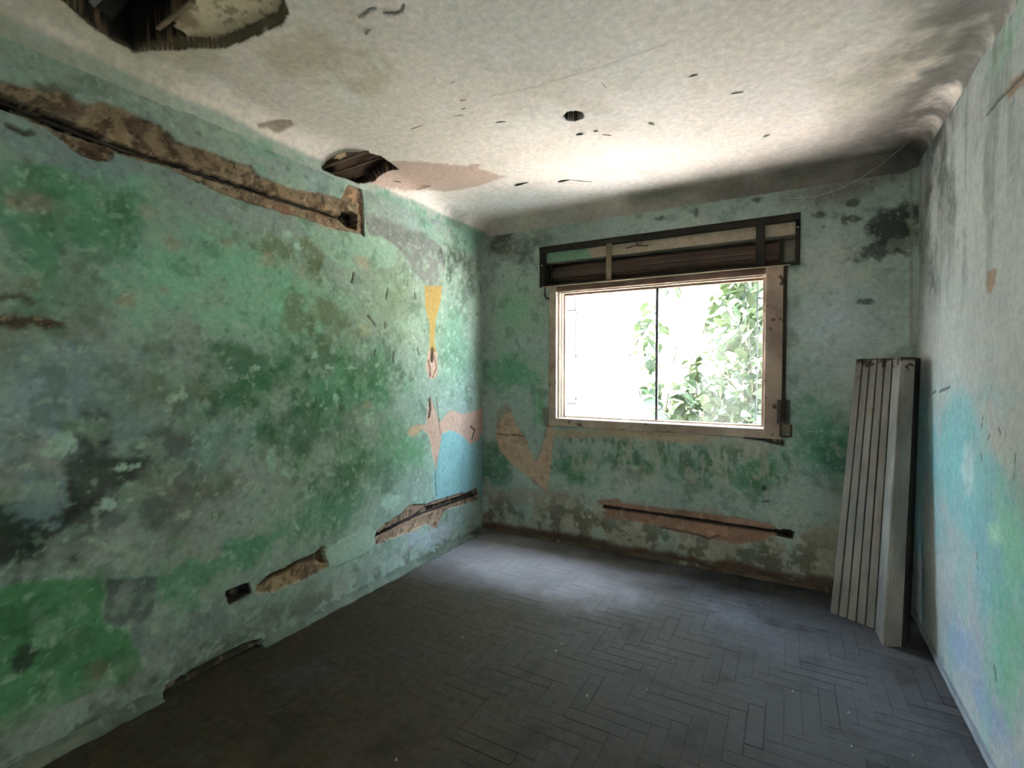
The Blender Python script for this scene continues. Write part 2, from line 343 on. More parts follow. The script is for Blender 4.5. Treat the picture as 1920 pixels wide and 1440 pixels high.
# vertical split: yellow coat, then pink cross-shaped loss
lw.fill([(2.897, 2.047), (3.117, 2.079), (3.089, 1.936), (3.035, 1.807), (3.015, 1.643), (3.047, 1.531), (2.950, 1.544), (2.958, 1.760), (2.909, 1.895)], YELLOW, 0.006, 0.97, 0.004, 0.006, depth=0.003)
lw.fill([(2.937, 1.560), (3.047, 1.563), (3.059, 1.399), (3.013, 1.351), (2.942, 1.368), (2.905, 1.440)], PINK, 0.006, 0.85, 0.006, 0.008, depth=0.004)
lw.line([(2.995, 1.582), (2.988, 1.501)], 0.018, DKBROWN, 0.012)
lw.line([(2.943, 1.496), (2.968, 1.440), (2.961, 1.380)], 0.006, DKBROWN, 0.010)
lw.line([(3.021, 1.530), (3.040, 1.440), (2.993, 1.367)], 0.005, DKBROWN, 0.008)
lw.fill([(2.954, 1.231), (3.005, 1.156), (3.070, 1.019), (3.216, 1.108), (3.403, 1.060), (3.691, 1.085), (3.717, 0.922), (3.630, 0.809), (3.497, 0.789), (3.371, 0.885), (3.215, 0.946), (3.104, 0.933), (3.062, 0.780), (3.028, 0.644), (2.983, 0.791), (2.939, 0.939), (2.853, 0.992), (2.763, 0.939), (2.695, 0.978), (2.770, 1.027), (2.908, 1.022), (2.922, 1.129)], PINK, 0.006, 0.96, 0.006, 0.008, depth=0.004, rough=0.001)
lw.fill([(2.724, 1.020), (2.841, 1.024), (2.828, 0.955), (2.723, 0.959)], (182, 160, 116), 0.012, 0.6, 0.004, 0.006)
lw.line([(2.954, 1.207), (2.966, 1.134), (2.947, 1.071)], 0.010, DKBROWN, 0.014)
lw.line([(3.032, 1.215), (3.070, 1.027), (3.083, 0.935)], 0.004, (120, 96, 76), 0.006)
lw.line([(3.035, 0.763), (3.014, 0.622), (3.027, 0.455)], 0.004, (110, 106, 80), 0.005)
lw.line([(3.513, 0.942), (3.579, 0.908), (3.529, 0.831)], 0.008, DKBROWN, 0.010)
for seg in [[(2.213, 2.024), (2.200, 1.963)], [(2.512, 1.975), (2.496, 1.902)], [(2.789, 1.985), (2.795, 1.939)], [(2.484, 1.741), (2.489, 1.705)], [(2.395, 1.559), (2.389, 1.514)], [(2.565, 1.547), (2.564, 1.475)], [(2.815, 1.575), (2.833, 1.537)], [(2.331, 1.772), (2.401, 1.716)]]:
    lw.line(seg, 0.006, (74, 70, 52), 0.006)
# crack with loss at the far left
lw.line([(0.617, 1.592), (0.684, 1.594), (0.712, 1.605), (0.756, 1.593), (0.801, 1.579)], [0.02, 0.022, 0.014, 0.018, 0.005], (84, 80, 64), 0.010, 0.010, 0.022)
lw.line([(0.632, 1.666), (0.686, 1.681), (0.713, 1.654)], 0.008, (90, 88, 72), 0.005, 0.010, 0.02)
lw.line([(0.670, 2.259), (0.704, 2.255), (0.726, 2.273)], 0.010, (84, 88, 76), 0.008, 0.006, 0.014)
# foot of the wall where the skirting broke away
lw.fill([(1.10, -0.05), (1.57, -0.05), (1.57, 0.035), (1.50, 0.052), (1.30, 0.056), (1.12, 0.05)], (62, 56, 44), 0.006, 0.95, 0.004, 0.006, depth=0.035)
# upper cable chase: broken plaster, deep groove, junction hole
lw.fill([(0.608, 2.408), (0.700, 2.419), (0.780, 2.429), (0.803, 2.446), (0.890, 2.438), (0.936, 2.474), (1.022, 2.480), (1.140, 2.468), (1.198, 2.431), (1.235, 2.422), (1.328, 2.437), (1.414, 2.432), (1.542, 2.438), (1.605, 2.406), (1.695, 2.401), (1.825, 2.411), (1.986, 2.443), (2.122, 2.451), (2.173, 2.556), (2.276, 2.566), (2.298, 2.480), (2.300, 2.280), (2.120, 2.266), (1.928, 2.264), (1.823, 2.266), (1.632, 2.258), (1.463, 2.259), (1.361, 2.267), (1.244, 2.287), (1.137, 2.296), (1.057, 2.291), (0.979, 2.294), (0.958, 2.255), (0.911, 2.236), (0.862, 2.240), (0.812, 2.275), (0.755, 2.304), (0.698, 2.315), (0.606, 2.320)], BROWN, 0.006, 0.98, 0.006, 0.008, depth=0.014, rough=0.004)
lw.fill([(0.933, 2.462), (1.022, 2.471), (1.139, 2.457), (1.191, 2.410), (1.218, 2.327), (1.137, 2.325), (1.020, 2.342), (0.930, 2.348), (0.864, 2.356)], (150, 126, 98), 0.02, 0.9, 0.01, 0.01, depth=0.024, rough=0.010, rf=55)
lw.fill([(0.862, 2.250), (0.815, 2.277), (0.839, 2.310), (0.947, 2.313), (0.973, 2.288), (0.955, 2.254), (0.911, 2.236)], (112, 88, 66), 0.01, 0.9, 0.006, 0.008, depth=0.026, rough=0.004)
lw.spot((1.694, 2.359), (0.12, 0.05), (180, 150, 110), 0.7, 0.9, 0.5, 14, 60)
lw.spot((1.966, 2.368), (0.14, 0.05), (184, 152, 116), 0.7, 0.9, 0.5, 14, 61)
lw.spot((2.206, 2.502), (0.05, 0.05), (196, 150, 118), 0.9, 0.9, 0.3, 14, 62)
lw.spot((2.041, 2.281), (0.14, 0.04), (190, 150, 126), 0.8, 0.9, 0.3, 14, 63)
lw.spot((1.757, 2.279), (0.10, 0.03), (140, 100, 78), 0.8, 0.9, 0.3, 18, 64)
lw.spot((0.802, 2.421), (0.08, 0.05), DKBROWN, 0.7, 0.9, 0.3, 16, 65)
lw.line([(0.619, 2.347), (0.685, 2.346), (0.727, 2.346), (0.785, 2.338), (0.863, 2.334), (0.947, 2.330), (1.020, 2.325), (1.117, 2.327), (1.223, 2.333), (1.362, 2.329), (1.491, 2.332), (1.633, 2.334), (1.824, 2.332), (1.966, 2.343), (2.141, 2.342)], [0.022, 0.024, 0.024, 0.024, 0.021, 0.017, 0.014, 0.012, 0.012, 0.012, 0.012, 0.011, 0.010, 0.010, 0.011], HOLE_DARK, 0.050, 0.004, 0.008)
lw.fill([(2.129, 2.367), (2.184, 2.405), (2.261, 2.390), (2.251, 2.302), (2.182, 2.298), (2.129, 2.322)], HOLE_DARK, 0.005, 1, 0.003, 0.006, depth=0.075)
lw.line([(2.275, 2.500), (2.288, 2.411), (2.300, 2.280)], 0.008, RUST, 0.02)
lw.line([(1.548, 2.440), (1.587, 2.400), (1.610, 2.386)], 0.006, DKBROWN, 0.016)
# low cable chases and the empty socket box
lw.fill([(1.539, 0.287), (1.551, 0.321), (1.620, 0.351), (1.764, 0.367), (1.911, 0.375), (1.952, 0.400), (1.986, 0.370), (1.989, 0.268), (1.848, 0.244), (1.729, 0.253), (1.649, 0.244)], (156, 128, 94), 0.006, 0.97, 0.005, 0.008, depth=0.016, rough=0.004)
lw.fill([(1.551, 0.316), (1.620, 0.349), (1.764, 0.364), (1.911, 0.375), (1.949, 0.395), (1.979, 0.360), (1.982, 0.296), (1.903, 0.335), (1.763, 0.329), (1.634, 0.318)], (86, 66, 46), 0.006, 0.95, 0.005, 0.006, depth=0.040, rough=0.006)
lw.fill([(1.386, 0.358), (1.505, 0.350), (1.519, 0.295), (1.406, 0.282)], HOLE_DARK, 0.004, 1, 0.001, 0.002, depth=0.060)
lw.fill([(1.963, 0.371), (2.098, 0.394), (2.317, 0.422), (2.382, 0.365), (2.377, 0.274), (2.233, 0.244), (2.000, 0.251), (1.982, 0.308)], (160, 180, 160), 0.006, 0.95, 0.006, 0.007, depth=-0.006)
lw.fill([(2.377, 0.352), (2.471, 0.390), (2.629, 0.419), (2.719, 0.461), (2.910, 0.416), (3.121, 0.417), (3.338, 0.403), (3.603, 0.392), (3.637, 0.291), (3.338, 0.306), (3.162, 0.313), (3.079, 0.254), (3.025, 0.198), (2.909, 0.271), (2.729, 0.258), (2.511, 0.269), (2.381, 0.273)], (156, 124, 100), 0.006, 0.97, 0.005, 0.008, depth=0.014, rough=0.006, rf=60)
lw.line([(2.382, 0.329), (2.564, 0.343), (2.788, 0.359), (2.910, 0.372), (3.107, 0.361), (3.338, 0.354), (3.620, 0.351)], [0.010, 0.010, 0.010, 0.022, 0.022, 0.020, 0.020], (44, 30, 26), 0.040, 0.004, 0.008)
lw.spot((2.729, 0.289), (0.16, 0.03), (184, 150, 122), 0.8, 0.9, 0.3, 16, 66)
scar = (lw.h < -0.007).astype(float)
lw.mottle((98, 78, 60), 16, 0.52, 0.12, 0.75, 21, mask=scar); lw.mottle((176, 152, 124), 26, 0.58, 0.10, 0.6, 22, mask=scar); lw.mottle((70, 54, 42), 34, 0.62, 0.08, 0.7, 23, mask=scar)
lw.shade(70, 0.16, 24); lw.shade(9, 0.10, 25)
lw.h += (fbm(lw.A, lw.B, 1.6, 3, 5) - 0.5) * 0.012 + (fbm(lw.A, lw.B, 18, 4, 6) - 0.5) * 0.0035
P = np.stack([XL + lw.h, lw.A, lw.B], -1)
tag(lw.mesh('wall_left', P, M_PL), 'left wall of flaking green paint with open cable chases', kind='structure')
# ------------------------------------------------------------------ back wall with the window, coordinates (x, z)
OX0, OX1, OZ0, OZ1 = -1.735, -0.030, 0.965, 2.108          # rough opening of the window
BX0, BX1, BZ0, BZ1 = -1.800, 0.040, 2.120, 2.310           # cavity of the shutter box
BW = Surf(axis(XL, XR, 0.0075, XL, XR, marks=(OX0, OX1, BX0, BX1)), axis(0, H - RCB + 0.012, 0.0075, 0, H, marks=(OZ0, OZ1, BZ0, BZ1)), (152, 166, 156), 23)
bw = BW
bw.shade(2.4, 0.2, 1)
bw.spot((-2.038, 1.945), (0.34, 0.36), (136, 172, 142), 0.95, 0.6, 0.5, 5, 1)
bw.spot((-2.090, 1.397), (0.34, 0.24), (92, 146, 114), 0.9, 0.8, 0.5, 6, 2)
bw.spot((-2.252, 0.642), (0.22, 0.30), (72, 116, 86), 0.9, 0.7, 0.5, 6, 3)
bw.spot((-1.833, 1.129), (0.10, 0.24), (98, 150, 106), 0.85, 0.7, 0.5, 8, 4)
bw.spot((-2.090, 2.496), (0.40, 0.14), (116, 116, 104), 0.9, 0.9, 0.5, 6, 5)
bw.spot((-2.196, 2.555), (0.12, 0.16), (66, 68, 56), 0.7, 1.2, 0.4, 10, 6)
bw.spot((-1.961, 2.390), (0.12, 0.14), (76, 80, 66), 0.6, 1.3, 0.4, 12, 7)
bw.spot((-0.780, 0.730), (0.85, 0.22), (128, 158, 134), 0.9, 0.8, 0.5, 5, 8)
bw.spot((-1.496, 0.621), (0.26, 0.18), (70, 122, 84), 0.85, 0.9, 0.4, 8, 9)
bw.spot((-0.978, 0.712), (0.14, 0.12), (72, 112, 84), 0.8, 1.1, 0.4, 10, 10)
bw.spot((-0.556, 0.713), (0.12, 0.18), (70, 108, 84), 0.8, 1.1, 0.4, 10, 11)
bw.spot((-0.179, 0.713), (0.18, 0.20), (82, 132, 96), 0.8, 0.9, 0.4, 9, 12)
bw.spot((-1.059, 0.581), (0.20, 0.12), (174, 176, 164), 0.8, 1.0, 0.35, 9, 13)
bw.spot((-0.782, 0.948), (0.70, 0.07), (186, 176, 154), 0.9, 0.7, 0.4, 9, 14)
bw.spot((-0.246, 0.853), (0.22, 0.08), (172, 174, 158), 0.8, 1.0, 0.3, 10, 15)
bw.spot((0.187, 0.957), (0.34, 0.28), (86, 138, 114), 0.9, 0.7, 0.5, 5, 16)
bw.spot((0.304, 0.830), (0.20, 0.20), (56, 96, 74), 0.7, 1.0, 0.4, 8, 17)
bw.spot((0.126, 1.161), (0.16, 0.10), (94, 140, 116), 0.7, 0.9, 0.5, 8, 18)
bw.spot((0.291, 1.671), (0.36, 0.40), (176, 186, 188), 0.95, 0.6, 0.5, 5, 19)
bw.spot((0.229, 2.078), (0.30, 0.24), (172, 178, 170), 0.9, 0.8, 0.5, 6, 20)
bw.spot((0.333, 2.593), (0.50, 0.14), (120, 116, 106), 0.9, 0.8, 0.5, 6, 21)
bw.spot((0.518, 2.320), (0.13, 0.16), (58, 60, 52), 0.92, 1.1, 0.25, 9, 22)
bw.spot((0.447, 2.153), (0.12, 0.07), (66, 68, 60), 0.85, 1.2, 0.25, 12, 23)
bw.spot((0.601, 2.198), (0.05, 0.20), (66, 68, 60), 0.8, 1.2, 0.3, 12, 24)
for p, r in [((0.289, 2.360), (0.03, 0.04)), ((0.152, 2.424), (0.05, 0.03)), ((0.182, 2.335), (0.03, 0.02)), ((0.335, 2.461), (0.04, 0.02)), ((-0.201, 2.567), (0.05, 0.03)), ((-0.592, 2.519), (0.025, 0.05)), ((-0.833, 2.536), (0.05, 0.03)), ((0.398, 1.848), (0.05, 0.02)), ((0.336, 2.363), (0.05, 0.03))]:
    bw.spot(p, r, (70, 72, 62), 0.8, 1.0, 0.25, 18, 25)
bw.mottle((164, 170, 158), 11, 0.56, 0.16, 0.35, 1)
bw.mottle((66, 92, 70), 8, 0.58, 0.16, 0.35, 2)
bw.mottle((70, 100, 74), 13, 0.52, 0.07, 0.65, 3, sa=1.6, sb=0.5, mask=sstep(0.60, 0.70, bw.B) * sstep(0.95, 0.85, bw.B) * sstep(-1.70, -1.55, bw.A) * sstep(0.1, -0.05, bw.A))
bw.mottle((168, 168, 152), 13, 0.54, 0.06, 0.6, 7, sa=1.6, sb=0.6, mask=sstep(0.55, 0.65, bw.B) * sstep(0.98, 0.88, bw.B) * sstep(-1.70, -1.55, bw.A) * sstep(0.1, -0.05, bw.A))
bw.mottle((176, 184, 172), 36, 0.66, 0.05, 0.4, 4)
# bare render above the floor, rising damp
bw.mottle((150, 146, 128), 5, 0.30, 0.20, 0.95, 5, mask=sstep(0.46, 0.34, bw.B + 0.25 * bw.w1))
bw.mottle((92, 88, 70), 9, 0.46, 0.10, 0.75, 6, mask=sstep(0.42, 0.18, bw.B + 0.2 * bw.w2))
bw.mottle((178, 174, 156), 12, 0.56, 0.06, 0.6, 8, mask=sstep(0.42, 0.30, bw.B) * sstep(0.04, 0.10, bw.B))
bw.mottle((80, 58, 46), 4, 0.20, 0.2, 0.9, 9, mask=sstep(0.10, 0.05, bw.B + 0.10 * bw.w1))
# strip of old plaster seen inside the shutter box
bw.fill([(-1.79, 2.30), (0.03, 2.30), (0.03, 2.42), (-1.79, 2.42)], (168, 152, 132), 0.004, 1, 0, 0, depth=0.012)
bw.fill([(-1.79, 2.30), (-1.36, 2.30), (-1.40, 2.42), (-1.79, 2.42)], (112, 150, 124), 0.02, 0.9, 0.02, 0.01)
# fallen plaster left of the window, heart shaped
bw.fill([(-2.176, 1.042), (-2.106, 1.068), (-2.048, 0.955), (-1.965, 0.859), (-1.908, 0.726), (-1.863, 0.649), (-1.823, 0.724), (-1.783, 0.853), (-1.754, 0.989), (-1.705, 0.974), (-1.686, 0.904), (-1.714, 0.733), (-1.729, 0.562), (-1.763, 0.406), (-1.873, 0.466), (-1.959, 0.530), (-2.090, 0.600), (-2.219, 0.711), (-2.263, 0.854), (-2.230, 0.974)], (186, 158, 132), 0.005, 0.98, 0.004, 0.005, depth=0.014, rough=0.001)
bw.line([(-2.252, 0.860), (-2.133, 0.853)], 0.007, (104, 86, 70), 0.018, op=0.8)
bw.line([(-2.101, 0.860), (-1.975, 0.859)], 0.010, (96, 78, 64), 0.020, op=0.8)
bw.fill([(-2.252, 1.067), (-2.143, 1.155), (-2.080, 1.074), (-2.176, 1.042), (-2.252, 0.926)], (140, 132, 106), 0.012, 0.7, 0.01, 0.01)
bw.fill([(-1.804, 1.107), (-1.725, 1.132), (-1.715, 0.955), (-1.793, 0.951)], (112, 112, 94), 0.012, 0.8, 0.008, 0.01, depth=0.004)
# broken edge of render below the sill
bw.fill([(-0.487, 0.963), (-0.383, 0.984), (-0.254, 0.955), (-0.149, 0.948), (-0.022, 0.921), (-0.023, 0.964), (-0.248, 0.992), (-0.488, 1.000)], (58, 44, 34), 0.006, 0.9, 0.004, 0.008, depth=0.020)
bw.fill([(-1.686, 0.930), (-1.230, 0.957), (-0.706, 0.964), (-0.487, 0.947), (-0.522, 0.899), (-0.979, 0.907), (-1.406, 0.887), (-1.676, 0.860)], (176, 152, 124), 0.012, 0.75, 0.008, 0.01)
# low chase with a conduit and its dark box
bw.fill([(-1.323, 0.391), (-1.141, 0.431), (-1.116, 0.392), (-0.836, 0.397), (-0.517, 0.402), (-0.241, 0.404), (-0.091, 0.383), (-0.040, 0.333), (-0.173, 0.260), (-0.306, 0.215), (-0.480, 0.224), (-0.700, 0.250), (-0.975, 0.264), (-1.244, 0.274), (-1.253, 0.328)], (150, 112, 92), 0.010, 0.92, 0.006, 0.008, depth=0.006, rough=0.002)
bw.spot((-0.480, 0.292), (0.16, 0.05), (176, 134, 110), 0.8, 0.9, 0.3, 13, 30)
bw.line([(-1.261, 0.344), (-0.046, 0.339)], 0.0105, (30, 20, 16), 0.035, 0.003, 0.003)
bw.fill([(-0.065, 0.354), (0.016, 0.363), (0.040, 0.353), (0.035, 0.309), (-0.059, 0.316)], HOLE_DARK, 0.003, 1, 0.001, 0.002, depth=0.055)
bw.line([(-0.815, 0.248), (-0.625, 0.246), (-0.480, 0.224), (-0.417, 0.257)], 0.006, (88, 70, 54), 0.006)
bw.line([(-0.123, 0.610), (-0.118, 0.520), (-0.092, 0.462), (-0.059, 0.384)], 0.006, (168, 172, 158), -0.003, 0.006, 0.012)
bw.spot((-0.136, 0.627), (0.02, 0.025), (58, 62, 50), 0.9, 0.5, 0.3, 20, 31)
bw.line([(-0.144, 0.535), (-0.106, 0.540)], 0.005, (60, 62, 50), 0.004)
# long vertical hairline near the corner, old corner bead
bw.line([(-2.366, 2.483), (-2.368, 1.396)], 0.004, (160, 164, 150), -0.002, 0.004, 0.002, op=0.6)
bw.line([(0.614, 2.634), (0.632, 1.563)], 0.007, (126, 122, 108), -0.003, 0.005, 0.002, op=0.7)
bw.h += (fbm(bw.A, bw.B, 1.6, 3, 15) - 0.5) * 0.010 * np.clip(np.minimum(np.abs(bw.A - XL), np.abs(bw.A - XR)) / 0.3, 0, 1) + (fbm(bw.A, bw.B, 18, 4, 16) - 0.5) * 0.003
scar = (bw.h < -0.004).astype(float) * (bw.B < 1.0)
bw.mottle((120, 98, 80), 16, 0.54, 0.14, 0.45, 21, mask=scar); bw.mottle((190, 160, 136), 26, 0.60, 0.10, 0.4, 22, mask=scar)
bw.shade(70, 0.14, 24); bw.shade(9, 0.10, 25)
near = ((bw.A > BX0 - 0.05) & (bw.A < BX1 + 0.05) & (bw.B > OZ0 - 0.03) & (bw.B < BZ1 + 0.05))
bw.h = np.where(near, np.minimum(bw.h, 0.0), bw.h)
def fillet(d, R): return np.where(d < R, R - np.sqrt(np.clip(R * R - (R - np.minimum(d, R)) ** 2, 0, None)), 0.0)
P = np.stack([bw.A, YB - bw.h - fillet(bw.A - XL, 0.055) - fillet(XR - bw.A, 0.05), bw.B], -1)
ca = 0.5 * (bw.a[1:] + bw.a[:-1])[:, None]; cb = 0.5 * (bw.b[1:] + bw.b[:-1])[None, :]
hole = ((ca > OX0) & (ca < OX1) & (cb > OZ0) & (cb < OZ1)) | ((ca > BX0) & (ca < BX1) & (cb > BZ0) & (cb < BZ1))
# masonry behind the plaster: reveal of the window, linings of the box cavity, outer face
YO = YB + WT
ev = []; ef = []
def quad(*p): ef.append([len(ev) + i for i in range(4)]); ev.extend(p)
def reveal(x0, x1, z0, z1, ya, yb):
    quad((x0, ya, z0), (x0, yb, z0), (x0, yb, z1), (x0, ya, z1)); quad((x1, ya, z0), (x1, ya, z1), (x1, yb, z1), (x1, yb, z0))
    quad((x0, ya, z0), (x1, ya, z0), (x1, yb, z0), (x0, yb, z0)); quad((x0, ya, z1), (x0, yb, z1), (x1, yb, z1), (x1, ya, z1))
reveal(OX0, OX1, OZ0, OZ1, YB - 0.001, YO); reveal(BX0, BX1, BZ0, BZ1, YB - 0.001, YO)
gx = [XL - 0.4, BX0, OX0, OX1, BX1, XR + 0.4]; gz = [-0.4, OZ0, OZ1, BZ0, BZ1, H + 0.5]
holes = [(-1.772, 2.285), (0.012, 2.352)]                   # two bolt holes through the back of the box
for i in range(5):
    for j in range(5):
        x0, x1, z0, z1 = gx[i], gx[i + 1], gz[j], gz[j + 1]
        if x0 >= OX0 and x1 <= OX1 and z0 >= OZ0 and z1 <= OZ1: continue
        quad((x0, YO, z0), (x0, YO, z1), (x1, YO, z1), (x1, YO, z0))
tag(bw.mesh('wall_back', P, M_PL, keep=~hole, flip=True, extra=(ev, ef, (168, 160, 142))), 'back wall of stained green and grey plaster around the window', kind='structure')
# ------------------------------------------------------------------ right wall: pale distemper, coordinates (y, z)
RW = Surf(axis(YR, YB, 0.008, 2.1, YB), axis(0, H - RCR + 0.012, 0.008, 0, H), (168, 170, 166), 37)
rw = RW
rw.shade(2.0, 0.14, 1)
rw.spot((2.883, 2.112), (0.9, 0.7), (170, 170, 164), 0.9, 0.5, 0.5, 4, 1)
rw.spot((2.789, 0.950), (0.50, 0.34), (112, 178, 176), 0.6, 0.6, 0.6, 4, 2)
rw.mottle((114, 170, 176), 2.5, 0.25, 0.3, 0.75, 8, mask=sstep(0.36, 0.58, rw.B + 0.3 * rw.w1) * sstep(1.42, 1.22, rw.B + 0.2 * rw.w2))  # aqua field: the blue of the sky light put into the wall colour
rw.spot((3.046, 1.002), (0.36, 0.26), (100, 172, 178), 0.7, 0.5, 0.8, 5, 3)
rw.spot((2.204, 0.888), (0.26, 0.30), (132, 184, 156), 0.85, 0.7, 0.6, 5, 4)
rw.spot((2.181, 0.545), (0.22, 0.20), (118, 176, 146), 0.8, 0.8, 0.5, 6, 5)
rw.spot((2.237, 0.372), (0.16, 0.16), (124, 176, 146), 0.8, 0.8, 0.5, 6, 6)
rw.spot((2.733, 0.256), (0.40, 0.20), (144, 160, 182), 0.9, 0.7, 0.5, 6, 7)  # lilac foot of the wall: bluish sky light painted in
rw.spot((2.403, 0.180), (0.30, 0.10), (150, 162, 182), 0.9, 0.8, 0.5, 8, 8)
rw.spot((2.685, 1.014), (0.08, 0.10), (178, 196, 196), 0.7, 0.9, 0.4, 9, 9)
rw.spot((2.370, 0.840), (0.08, 0.05), (168, 206, 176), 0.7, 0.9, 0.4, 10, 10)
rw.spot((2.390, 2.552), (0.20, 0.10), (156, 186, 162), 0.8, 1.0, 0.4, 8, 11)
rw.mottle((106, 112, 104), 4.0, 0.50, 0.22, 0.55, 1, sa=2.0, sb=0.35, mask=sstep(1.5, 2.0, rw.B))
rw.mottle((160, 166, 160), 4.0, 0.54, 0.2, 0.5, 2, sa=2.0, sb=0.35, mask=sstep(1.3, 1.7, rw.B))
rw.mottle((126, 176, 166), 5.0, 0.54, 0.12, 0.4, 3, sa=2.0, sb=0.4, mask=sstep(1.4, 1.2, rw.B))
rw.spot((3.267, 2.432), (0.45, 0.50), (84, 86, 78), 0.9, 1.1, 0.5, 6, 12)
rw.spot((3.143, 2.132), (0.16, 0.30), (116, 120, 112), 0.6, 1.1, 0.5, 7, 13)
rw.spot((2.571, 2.452), (0.22, 0.14), (124, 126, 116), 0.6, 1.1, 0.5, 7, 14)
rw.fill([(2.534, 1.799), (2.433, 1.791), (2.440, 1.740), (2.504, 1.698), (2.548, 1.747)], (150, 122, 100), 0.004, 0.85, 0.004, 0.004, depth=0.005)
rw.fill([(2.395, 2.403), (2.328, 2.410), (2.200, 2.383), (2.176, 2.320), (2.283, 2.356), (2.352, 2.350)], (146, 120, 94), 0.006, 0.85, 0.004, 0.005, depth=0.006)
rw.line([(2.567, 2.400), (2.456, 2.398), (2.200, 2.379)], 0.006, (90, 88, 76), 0.006)
for seg in [[(2.528, 1.243), (2.538, 1.205)], [(2.465, 1.168), (2.454, 1.181)], [(2.542, 1.101), (2.522, 1.080)], [(2.360, 1.213), (2.344, 1.202)], [(2.209, 1.150), (2.216, 1.061)], [(2.562, 0.705), (2.548, 0.688)], [(2.545, 0.660), (2.532, 0.652)], [(3.294, 1.301), (3.231, 1.315)], [(3.169, 1.314), (2.985, 1.344)], [(2.341, 0.372), (2.318, 0.337)]]:
    rw.line(seg, 0.005, (72, 84, 78), 0.004, 0.004, 0.006)
rw.mottle((120, 128, 126), 9, 0.55, 0.1, 0.5, 6, mask=sstep(0.16, 0.04, rw.B))
rw.mottle((166, 176, 172), 30, 0.64, 0.06, 0.35, 4)
rw.shade(70, 0.12, 24); rw.shade(9, 0.08, 25)
rw.h += (fbm(rw.A, rw.B, 1.6, 3, 25) - 0.5) * 0.012 * np.clip((YB - rw.A) / 0.3, 0, 1) + (fbm(rw.A, rw.B, 18, 4, 26) - 0.5) * 0.003
P = np.stack([XR - rw.h, rw.A, rw.B], -1)
tag(rw.mesh('wall_right', P, M_PL, flip=True), 'right wall of pale green distemper with bluish sky light in its colour', kind='structure')
# unseen rear wall behind the viewer, made pale to bounce light
DX0, DX1, DZ = -1.25, -0.10, 2.15                           # unseen doorway, widened to let fill light in from the added hall
RE = Surf(axis(XL - 0.2, XR + 0.2, 0.08, XL - 0.2, XR + 0.2, marks=(DX0, DX1)), axis(-0.1, H + 0.2, 0.08, -0.1, H + 0.2, marks=(DZ,)), (226, 224, 216), 41)
RE.mottle((196, 204, 190), 2.5, 0.5, 0.15, 0.5, 1)
ca = 0.5 * (RE.a[1:] + RE.a[:-1])[:, None]; cb = 0.5 * (RE.b[1:] + RE.b[:-1])[None, :]
tag(RE.mesh('wall_rear', np.stack([RE.A, np.full(RE.A.shape, YR), RE.B], -1), M_PL, keep=~((ca > DX0) & (ca < DX1) & (cb < DZ))), 'plain unseen rear wall, made pale to bounce light back', kind='structure')
# ------------------------------------------------------------------ ceiling with coves, coordinates: unrolled (x, y)
SL, SB, SR = RCL * math.pi / 2, RCB * math.pi / 2, RCR * math.pi / 2
CE = Surf(np.concatenate([np.linspace(XL + RCL - SL, XL + RCL, 26)[:-1], np.arange(XL + RCL, XR - RCR, 0.009), np.linspace(XR - RCR, XR - RCR + SR, 24)]),
          np.concatenate([np.arange(YR, 0.55, 0.06), np.arange(0.55, YB - RCB, 0.009), np.linspace(YB - RCB, YB - RCB + SB, 18)]), (240, 222, 212), 53)
ce = CE
ce.shade(1.8, 0.12, 1)
ce.mottle((226, 208, 196), 2.2, 0.50, 0.25, 0.5, 1)
ce.mottle((242, 230, 224), 3.0, 0.55, 0.12, 0.5, 2)
ce.mottle((188, 174, 154), 5.0, 0.60, 0.2, 0.25, 3)
ce.spot((-1.727, 1.446), (0.30, 0.30), (186, 168, 140), 0.6, 1.0, 0.5, 6, 1)
ce.spot((-2.274, 1.163), (0.30, 0.24), (200, 186, 164), 0.7, 1.0, 0.5, 6, 2)
ce.spot((-0.861, 1.705), (0.5, 0.35), (226, 216, 208), 0.6, 0.9, 0.5, 4, 3)
ce.spot((0.412, 2.641), (0.40, 0.50), (190, 178, 158), 0.7, 0.8, 0.6, 4, 4)
# the green of the left wall runs up into the cove
edge = sstep(XL + RCL - SL + 0.085, XL + RCL - SL + 0.05, ce.A + 0.03 * ce.w1)
ce.mottle((168, 178, 164), 2.0, 0.0, 0.05, 0.95, 4, mask=edge)
ce.mottle((126, 166, 142), 4.0, 0.48, 0.10, 0.8, 5, mask=edge * sstep(1.2, 1.7, ce.B))
ce.mottle((172, 166, 140), 4.0, 0.45, 0.2, 0.6, 6, mask=sstep(XL + RCL + 0.15, XL + RCL - 0.05, ce.A + 0.1 * ce.w2) * sstep(1.5, 0.8, ce.B))
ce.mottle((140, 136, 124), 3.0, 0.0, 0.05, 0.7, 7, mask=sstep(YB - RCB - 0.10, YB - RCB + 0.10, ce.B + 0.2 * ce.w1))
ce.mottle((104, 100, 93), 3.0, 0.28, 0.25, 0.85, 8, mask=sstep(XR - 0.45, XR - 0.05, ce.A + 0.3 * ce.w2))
ce.spot((XR - 0.05, YB - 0.05), (1.2, 0.85), (80, 76, 70), 0.95, 0.4, 0.8, 5, 9)  # sooty corner stain, widened to paint in the shadow on the ceiling
ce.spot((-0.2, YB + 0.05), (1.6, 0.42), (100, 95, 87), 0.85, 0.4, 0.7, 5, 10)  # dark band painting the ceiling shadow along the window wall
ce.spot((-2.392, 3.322), (0.14, 0.20), (112, 124, 104), 0.7, 0.9, 0.5, 7, 5)
